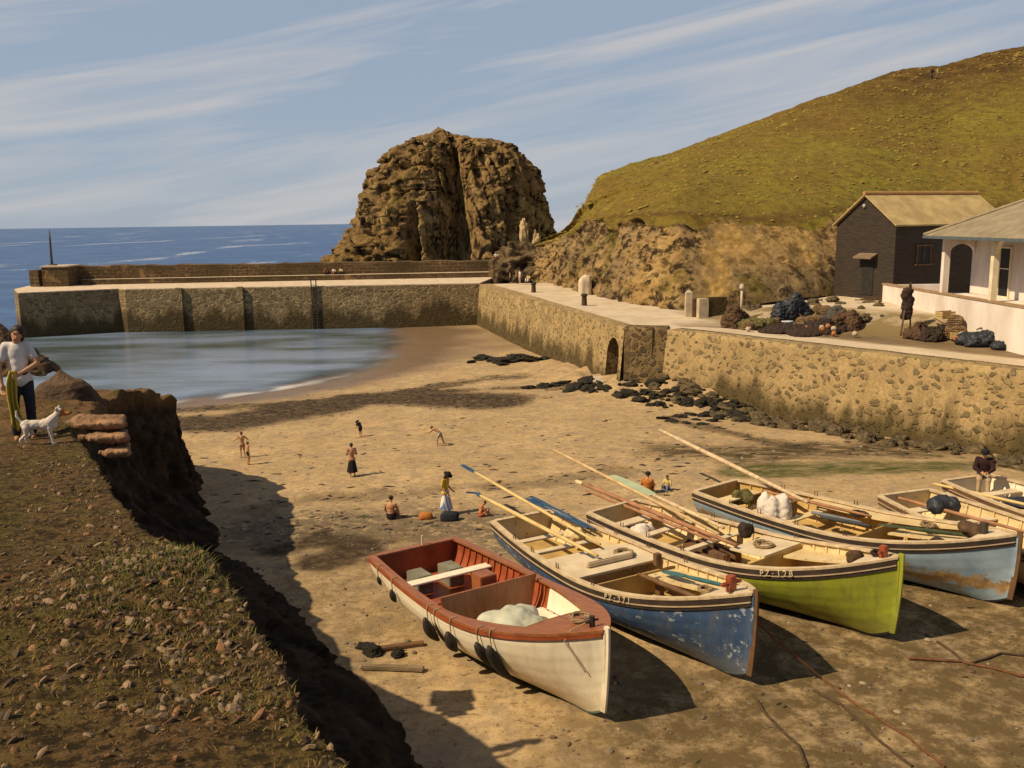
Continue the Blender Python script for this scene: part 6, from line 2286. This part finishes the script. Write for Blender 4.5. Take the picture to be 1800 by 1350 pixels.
person('sunburnt child crouching on the sand beside the stern of the blue boat', gp_(846, 908), 1.15, R(-70), SIT, J=dict(head=(0, .12, .44), chest=(0, .02, .28), elL=(-.15, .12, .2), wrL=(-.12, .22, .07), elR=(.15, .12, .2), wrR=(.1, .24, .07)), bottom=('trunks', cloth('cloth_red', (.40, .10, .04))), skin=mat('skin_sunburnt', (.50, .22, .09), (.40, .15, .06), 6, .6, .1, 20, .002, .3), hair=(hair_b, 0))
person('person in an orange jacket and dark hat sitting on the sand behind the boats', gp_(1138, 868), 1.60, R(-20), SIT, top=(c_orange, 'long'), bottom=('trousers', cloth('cloth_brown', (.20, .09, .04))), hat=(c_black, 1.35), girth=1.15)
person('small child in yellow and blue sitting beside the person in the orange jacket', gp_(1173, 862), 1.15, R(150), SIT, top=(cloth('cloth_pale_yellow', (.58, .48, .18)), 'short'), bottom=('trousers', c_blue))
pt = B6.w(.055, .25, B6.zg(.05) - .42)
person('man in a dark jersey and cap sitting in the stern of the white boat', pt, 1.95, R(155), CHAIR, J=dict(elL=(-.15, .07, .46), wrL=(-.06, .20, .42), elR=(.15, .07, .46), wrR=(.06, .2, .42)), top=(cloth('jersey_dark', (.035, .016, .016)), 'long'),
       bottom=('trousers', cloth('cloth_pale', (.42, .30, .18))), shoes=c_black, hat=(c_black, 1.15), girth=1.15)
# small figures on the pier and the hill
def on_pier(px, py):
    return at(px, py, z=QZ + .10)


for (px, py, lab, tp, bt, b_, h_, rz_p) in (
        (588, 487, 'person in brown sitting on the ledge of the pier parapet', cloth('cloth_brown', ()), c_navy, SIT, 1.7, 3.3),
        (612, 487, 'person in pale yellow sitting on the pier ledge beside the one in white', cloth('cloth_pale_yellow', ()), c_navy, SIT, 1.7, 2.8),
        (604, 486, 'person in white sitting between two others on the pier ledge', c_white, cloth('cloth_brown', ()), SIT, 1.65, 3.0),
        (897, 497, 'child in a pale top walking near the pier corner', cloth('cloth_pale', ()), c_black, STAND, 1.2, 1.2),
        (909, 499, 'person in rust coloured clothes walking by the foot of the knoll', cloth('cloth_rose', ()), c_black, STAND, 1.6, 1.0),
        (914, 498, 'person in white beside the one in rust by the foot of the knoll', c_white, cloth('cloth_pale', ()), STAND, 1.55, 2.0),
        (929, 495, 'person in cream sitting by the leaning pale slab', cloth('cloth_pale_yellow', ()), c_white, SIT, 1.7, 2.6)):
    p = on_pier(px, py)
    if 580 < px < 620:
        p = np.array([p[0], 117.6 + (px - 612) * .004, QZ + .75])
        p[1] = 112.9 + (p[0] + 53) * (4.5 / 51.4) + 1.2
    person(lab, p, h_, rz_p, b_, top=(tp, 'short'), bottom=('trousers', bt), vox=.014, fingers=True, hair=(hair_b, 0))
for (px, py, lab, tp) in ((872, 456, 'left person in white perched on the rocks at the end of the parapet', c_white), (885, 452, 'right person in pink perched on the rocks at the end of the parapet', cloth('cloth_pink', (.58, .40, .34)))):
    p = at(px, py, Y=116.6)
    pr_ = boulder('rock', (p[0], 117.0, p[2] - 1.4), (.95, .9, 1.45), kn_m, int(px), 30, .25)
    tag(pr_, 'rough rock under the ' + ('left person in white' if px < 880 else 'right person in pink') + ' at the end of the parapet', 'rock')
    person(lab, (p[0], 116.9, p[2] + .02), 1.7, 2.9, SIT, top=(tp, 'short'), bottom=('trousers', cloth('cloth_brown', ())), vox=.014, hair=(hair_b, 0))
# hill walkers
Hf = Hm[90:209].reshape(-1, 3)


def on_hill(px, py):
    w = np.stack([W / 2 - F * ((Hf - [0, 0, CAMZ]) @ CR[:, 0]) / ((Hf - [0, 0, CAMZ]) @ CR[:, 2]), H / 2 + F * ((Hf - [0, 0, CAMZ]) @ CR[:, 1]) / ((Hf - [0, 0, CAMZ]) @ CR[:, 2])], 1)
    return Hf[np.argmin(np.hypot(w[:, 0] - px, w[:, 1] - py))]


person('dark clothed walker of the pair near the top of the hill', on_hill(1637, 139), 2.0, 2.0, top=(c_black, 'long'), bottom=('trousers', c_navy), vox=.014)
person('walker in pale clothes of the pair near the top of the hill', on_hill(1648, 138), 1.9, 1.0, top=(cloth('cloth_pale_yellow', ()), 'long'), bottom=('trousers', cloth('cloth_pale', ())), vox=.014)

# ------------------------------------------------------------------ woman and dog on the near headland
Ht_ = Pm[:nr].reshape(-1, 3)


def turf_z(x, y):
    d = np.hypot(Ht_[:, 0] - x, Ht_[:, 1] - y)
    i = np.argsort(d)[:4]
    w = 1 / (d[i] + .02)
    return float((Ht_[i, 2] * w).sum() / w.sum())


def turf_pt(px, py):
    z = 8.8
    for _ in range(25):
        p = at(px, py, z=z)
        z = .6 * z + .4 * turf_z(p[0], p[1])
    return np.array([p[0], p[1], turf_z(p[0], p[1])])


wp = turf_pt(46, 768)
wd_ = math.hypot(wp[0], wp[1])
wh = 190 * wd_ / F * .95
wm_ = person('dark haired woman in a white blouse and navy trousers standing above the cove', wp - np.array([0, 0, .02]), wh, R(205), girth=.95, fem=True, J=dict(shL=(-.085, 0, .815), shR=(.085, 0, .815), head=(-.02, .045, .925), neck=(0, .02, .862), elR=(.15, .02, .645), wrR=(.135, .06, .50), elL=(-.15, .06, .66), wrL=(-.03, .13, .60), knR=(.06, .03, .275), anR=(.065, .03, .045)),
             top=(c_white, 'short'), bottom=('trousers', c_navy), hair=(hair_m, .075), skin=skin_m, shoes=cloth('shoe_tan', (.36, .18, .09)), vox=.0085)
for s_ in (-1, 1):
    q = MB(); q.ball((0, 0, 0), .0075 * wh, 8)
    e_o = q.build('eye', hair_m, wm_, True)
    e_o.location = Vector((-.02 + s_ * .019, .095, .932)) * wh
# the towel over her forearm
T = wm_.matrix_world
bpy.context.view_layer.update()
T = wm_.matrix_world.copy()
n1_, n2_ = 10, 16
P = np.zeros((n2_, n1_, 3))
for i in range(n2_):
    for j_ in range(n1_):
        s_, t_ = j_ / (n1_ - 1) - .5, i / (n2_ - 1)
        P[i, j_] = Vector((.035 + .02 * math.sin(t_ * 3) + s_ * (.035 + .055 * t_ ** .6 + .015 * math.sin(t_ * 7)), .165 + .035 * math.sin(s_ * 15 + t_ * 1.5) * (.15 + t_ ** .7), .62 - (.47 + .05 * math.sin(s_ * 6 + 1)) * t_)) * wh
o = grid_obj('towel', P, cloth('towel_yellow', (.50, .39, .06), (.34, .26, .04)))
so = o.modifiers.new('t', 'SOLIDIFY'); so.thickness = .02
o.matrix_world = T
tag(o, 'yellow towel hanging from the hands of the woman in the white blouse', 'towel')

# white terrier
dpx = turf_pt(72, 782)
dd = math.hypot(dpx[0], dpx[1])
sc_ = 62 * dd / F          # body length in metres
dog = empty('dog', dpx, R(12), 'white terrier with a tan face standing at the edge of the near headland', 'dog')
k = NT('dog_coat')
xx = k.sep(0)
dc = k.mix(k.mrange(k.math('ADD', xx, k.mrange(k.noise(6), .3, .7, -.05, .05)), .50 * sc_, .56 * sc_), (.52, .46, .40), (.36, .14, .04))
dog_m = k.done(dc, .9, k.bump(k.noise(30, 5, .7), .5, .01), .1)
q = MB()
s = sc_
q.ball((.20 * s, 0, .52 * s), (.25 * s, .135 * s, .165 * s), 14)         # deep chest
q.ball((-.08 * s, 0, .54 * s), (.26 * s, .115 * s, .125 * s), 14)        # belly, drawn up
q.ball((-.28 * s, 0, .54 * s), (.16 * s, .115 * s, .135 * s), 14)
q.cap((.28 * s, 0, .60 * s), (.46 * s, 0, .77 * s), .135 * s, .095 * s)
q.ball((.52 * s, 0, .83 * s), (.125 * s, .10 * s, .105 * s), 12)
q.cap((.57 * s, 0, .80 * s), (.735 * s, 0, .785 * s), .070 * s, .048 * s)
q.ball((.765 * s, 0, .79 * s), .030 * s, 8)
for y in (-.08, .08):
    q.cap((.47 * s, y * s, .90 * s), (.49 * s, y * 1.5 * s, .97 * s), .036 * s, .022 * s)
    q.cap((.49 * s, y * 1.5 * s, .97 * s), (.55 * s, y * 1.7 * s, .90 * s), .026 * s, .012 * s)
for (y, dx) in ((-.075, .05), (.075, -.04)):
    q.cap((.26 * s, y * s, .46 * s), ((.24 + dx) * s, y * s, .26 * s), .066 * s, .042 * s)
    q.cap(((.24 + dx) * s, y * s, .26 * s), ((.27 + dx) * s, y * s, .05 * s), .040 * s, .030 * s)
    q.cap(((.27 + dx) * s, y * s, .035 * s), ((.33 + dx) * s, y * s, .028 * s), .034 * s, .026 * s)
    q.cap((-.30 * s, y * s, .48 * s), ((-.24 - dx) * s, y * s, .31 * s), .086 * s, .055 * s)      # thigh to stifle
    q.cap(((-.24 - dx) * s, y * s, .31 * s), ((-.40 - dx) * s, y * s, .18 * s), .052 * s, .034 * s)   # to the hock
    q.cap(((-.40 - dx) * s, y * s, .18 * s), ((-.38 - dx) * s, y * s, .05 * s), .034 * s, .028 * s)
    q.cap(((-.38 - dx) * s, y * s, .035 * s), ((-.32 - dx) * s, y * s, .028 * s), .034 * s, .026 * s)
q.cap((-.40 * s, 0, .62 * s), (-.50 * s, 0, .78 * s), .036 * s, .032 * s)
q.cap((-.50 * s, 0, .78 * s), (-.49 * s, 0, .92 * s), .034 * s, .022 * s)
q.remesh('body', dog_m, dog, .016 * s, 2, lambda P: .012 * s * fbm(P * 18 / s, 3, 3))
q = MB(); q.ball((.785 * s, 0, .80 * s), .026 * s, 8); q.build('nose', c_black, dog, True)
for y in (-1, 1):
    q = MB(); q.ball((.605 * s, y * .068 * s, .865 * s), .014 * s, 8); q.build('eye', c_black, dog, True)

# bags on the sand
for (px, py, m, r_, lab) in ((748, 912, c_orange, .2, 'small rust coloured bag on the sand between the seated bather and the woman'), (790, 914, c_navy, .26, 'dark bundle of clothes on the sand at the feet of the woman')):
    p = ground(px, py)
    tag(boulder('bag', (p[0], p[1], p[2] + r_ * .45), (r_ * 1.3, r_ * .8, r_ * .75), m, px, 22, .25), lab, 'bag')

# ------------------------------------------------------------------ seaweed (uncountable)
mb = MB()
random.seed(5)
pool = []
flat = (WR * 1.0 + .30 * np.clip(fore, 0, 1) + .5 * foot * .35 + .9 * dark * .5)
tot = np.clip(flat, 0, None).reshape(-1)
# weight by cell area so that the far band is as full as the near one
gx, gy = np.gradient(BX, axis=1), np.gradient(BY, axis=0)
tot = tot * (gx * gy).reshape(-1)
cand = rng.choice(len(tot), 9000, p=tot / tot.sum())
fx, fy = BX.reshape(-1), BY.reshape(-1)
for c_ in cand:
    x, y = fx[c_] + random.uniform(-.3, .3), fy[c_] + random.uniform(-.3, .3)
    s_ = random.choice([.04, .05, .07, .10, .14]) * (1.0 if y > 30 else .5)
    z = gz(x, y) if y < 30 else float(BZ.reshape(-1)[c_])
    pool.append((x, y, z, s_))
for (px, py) in [(150 + 0, 0)]:
    pass
for _ in range(420):                       # loose scraps over the open sand
    px, py = random.uniform(330, 1300), 720 + 230 * random.random() ** .8
    p = at(px, py, z=1.0)
    pool.append((p[0], p[1], gz(p[0], p[1]), random.choice([.04, .06, .08, .12, .18])))
for (x, y, z, s_) in pool:
    n = random.choice([5, 6, 7])
    a0 = random.random() * 6.28
    el = random.uniform(1.0, 2.6)
    dr = random.gauss(.1, .5)
    V = [(x, y, z + s_ * random.uniform(.12, .32))]
    for k_ in range(n):
        a = a0 + 2 * math.pi * k_ / n
        r_ = s_ * random.uniform(.5, 1.25)
        ex, ey = r_ * el * math.cos(a), r_ * math.sin(a) * .8
        V.append((x + ex * math.cos(dr) - ey * math.sin(dr), y + ex * math.sin(dr) + ey * math.cos(dr), z - .012))
    mb.add(V, [[0, 1 + k_, 1 + (k_ + 1) % n] for k_ in range(n)], random.choice([0, 0, 0, 1, 2]))
weed = mb.build('seaweed', [mat('weed_black', (.030, .020, .011), (.014, .010, .006), 5, .6), mat('weed_brown', (.085, .048, .018), (.04, .024, .010), 5, .6), mat('weed_olive', (.060, .058, .012), (.03, .028, .008), 5, .6)], fix=False)
tag(weed, 'dark seaweed cast up in bands and scraps across the sand', 'seaweed', kind='stuff')

# shingle and small stones in the sand (uncountable)
mb = MB()
wt_ = (np.clip(fore, 0, 1) + 1.2 * foot + .5 * dark).reshape(-1) * (gx * gy).reshape(-1)
for c_ in rng.choice(len(wt_), 5200, p=wt_ / wt_.sum()):
    x, y = fx[c_] + random.uniform(-.2, .2), fy[c_] + random.uniform(-.2, .2)
    s_ = .018 + .055 * random.random() ** 3
    mb.ball((x, y, gz(x, y) + s_ * .15), (s_ * random.uniform(.8, 1.6), s_ * random.uniform(.7, 1.2), s_ * .6), 6, random.choice([0, 0, 1, 1, 2]), rot=Euler((0, 0, random.random() * 6)))
tag(mb.build('shingle', [mat('pebble_grey', (.17, .14, .10), (.10, .08, .055)), mat('pebble_brown', (.13, .085, .045), (.075, .05, .028)), mat('pebble_pale', (.34, .27, .18), (.24, .18, .11))], fix=False),
    'small stones and shingle strewn in the sand round the boats', 'shingle', kind='stuff')
# ------------------------------------------------------------------ light and sky
SUN_EL = R(46)
to_sun = Vector((-1, -.37, 0)).normalized() * math.cos(SUN_EL) + Vector((0, 0, math.sin(SUN_EL)))
sun_d = bpy.data.lights.new('sun', 'SUN')
sun_d.energy = 5.0
sun_d.angle = R(.5)
sun_d.color = (1.0, .80, .52)
sun = bpy.data.objects.new('sun', sun_d)
COL.objects.link(sun)
sun.rotation_euler = to_sun.to_track_quat('Z', 'Y').to_euler()
sun.location = (-60, -30, 80)

world = bpy.data.worlds.new("World")
scene.world = world
world.use_nodes = True
wt = world.node_tree
bg = wt.nodes['Background']
sky = wt.nodes.new('ShaderNodeTexSky')
sky.sky_type = 'NISHITA'
sky.sun_disc = False
sky.sun_elevation = SUN_EL
sky.sun_rotation = math.atan2(to_sun.x, to_sun.y)
sky.altitude = 20
sky.air_density, sky.dust_density, sky.ozone_density = 1.0, .25, 1.5
tc = wt.nodes.new('ShaderNodeTexCoord')


def wn(t, **i):
    n = wt.nodes.new('ShaderNode' + t)
    for kk, v in i.items():
        s_ = n.inputs[kk]
        if isinstance(v, bpy.types.NodeSocket):
            wt.links.new(v, s_)
        else:
            s_.default_value = v
    return n


# thin even veil over the blue, and long streaks of cirrus rising to the right
mp0 = wn('Mapping', Vector=tc.outputs['Generated'], Rotation=(0, R(10), 0))
mp = wn('Mapping', Vector=mp0.outputs[0], Scale=(1.5, 1.5, 19.0))
cn = wn('TexNoise', Vector=mp.outputs[0], Scale=1.35, Detail=7.0, Roughness=.55, Distortion=.5)
cr = wn('ValToRGB', Fac=cn.outputs[0])
e_ = cr.color_ramp.elements
e_[0].position, e_[0].color = .44, (0, 0, 0, 1)
e_[1].position, e_[1].color = .64, (.95, .95, .95, 1)


def wmix(fac, a, b_):
    mx = wt.nodes.new('ShaderNodeMix')
    mx.data_type = 'RGBA'
    for s_, v in ((mx.inputs[0], fac), (mx.inputs[6], a), (mx.inputs[7], b_)):
        if isinstance(v, bpy.types.NodeSocket):
            wt.links.new(v, s_)
        else:
            s_.default_value = v
    return mx.outputs[2]


sx_ = wn('SeparateXYZ', Vector=tc.outputs['Generated'])
hi = wn('MapRange', Value=sx_.outputs[2])
hi.inputs['From Min'].default_value, hi.inputs['From Max'].default_value = .22, .42
veil = wmix(.85, sky.outputs[0], (3.0, 3.6, 4.55, 1))
veil = wmix(hi.outputs[0], veil, (.6, .9, 1.65, 1))     # deep blue overhead, darkened out of view to cut the fill light
wt.links.new(wmix(cr.outputs[0], veil, (4.8, 4.8, 4.95, 1)), bg.inputs['Color'])
bg.inputs['Strength'].default_value = .092

vs = scene.view_settings
vs.view_transform = 'Standard'
vs.look = 'None'
vs.exposure = .24
vs.gamma = 1
scene.cycles.use_denoising = True
scene.cycles.max_bounces = 6
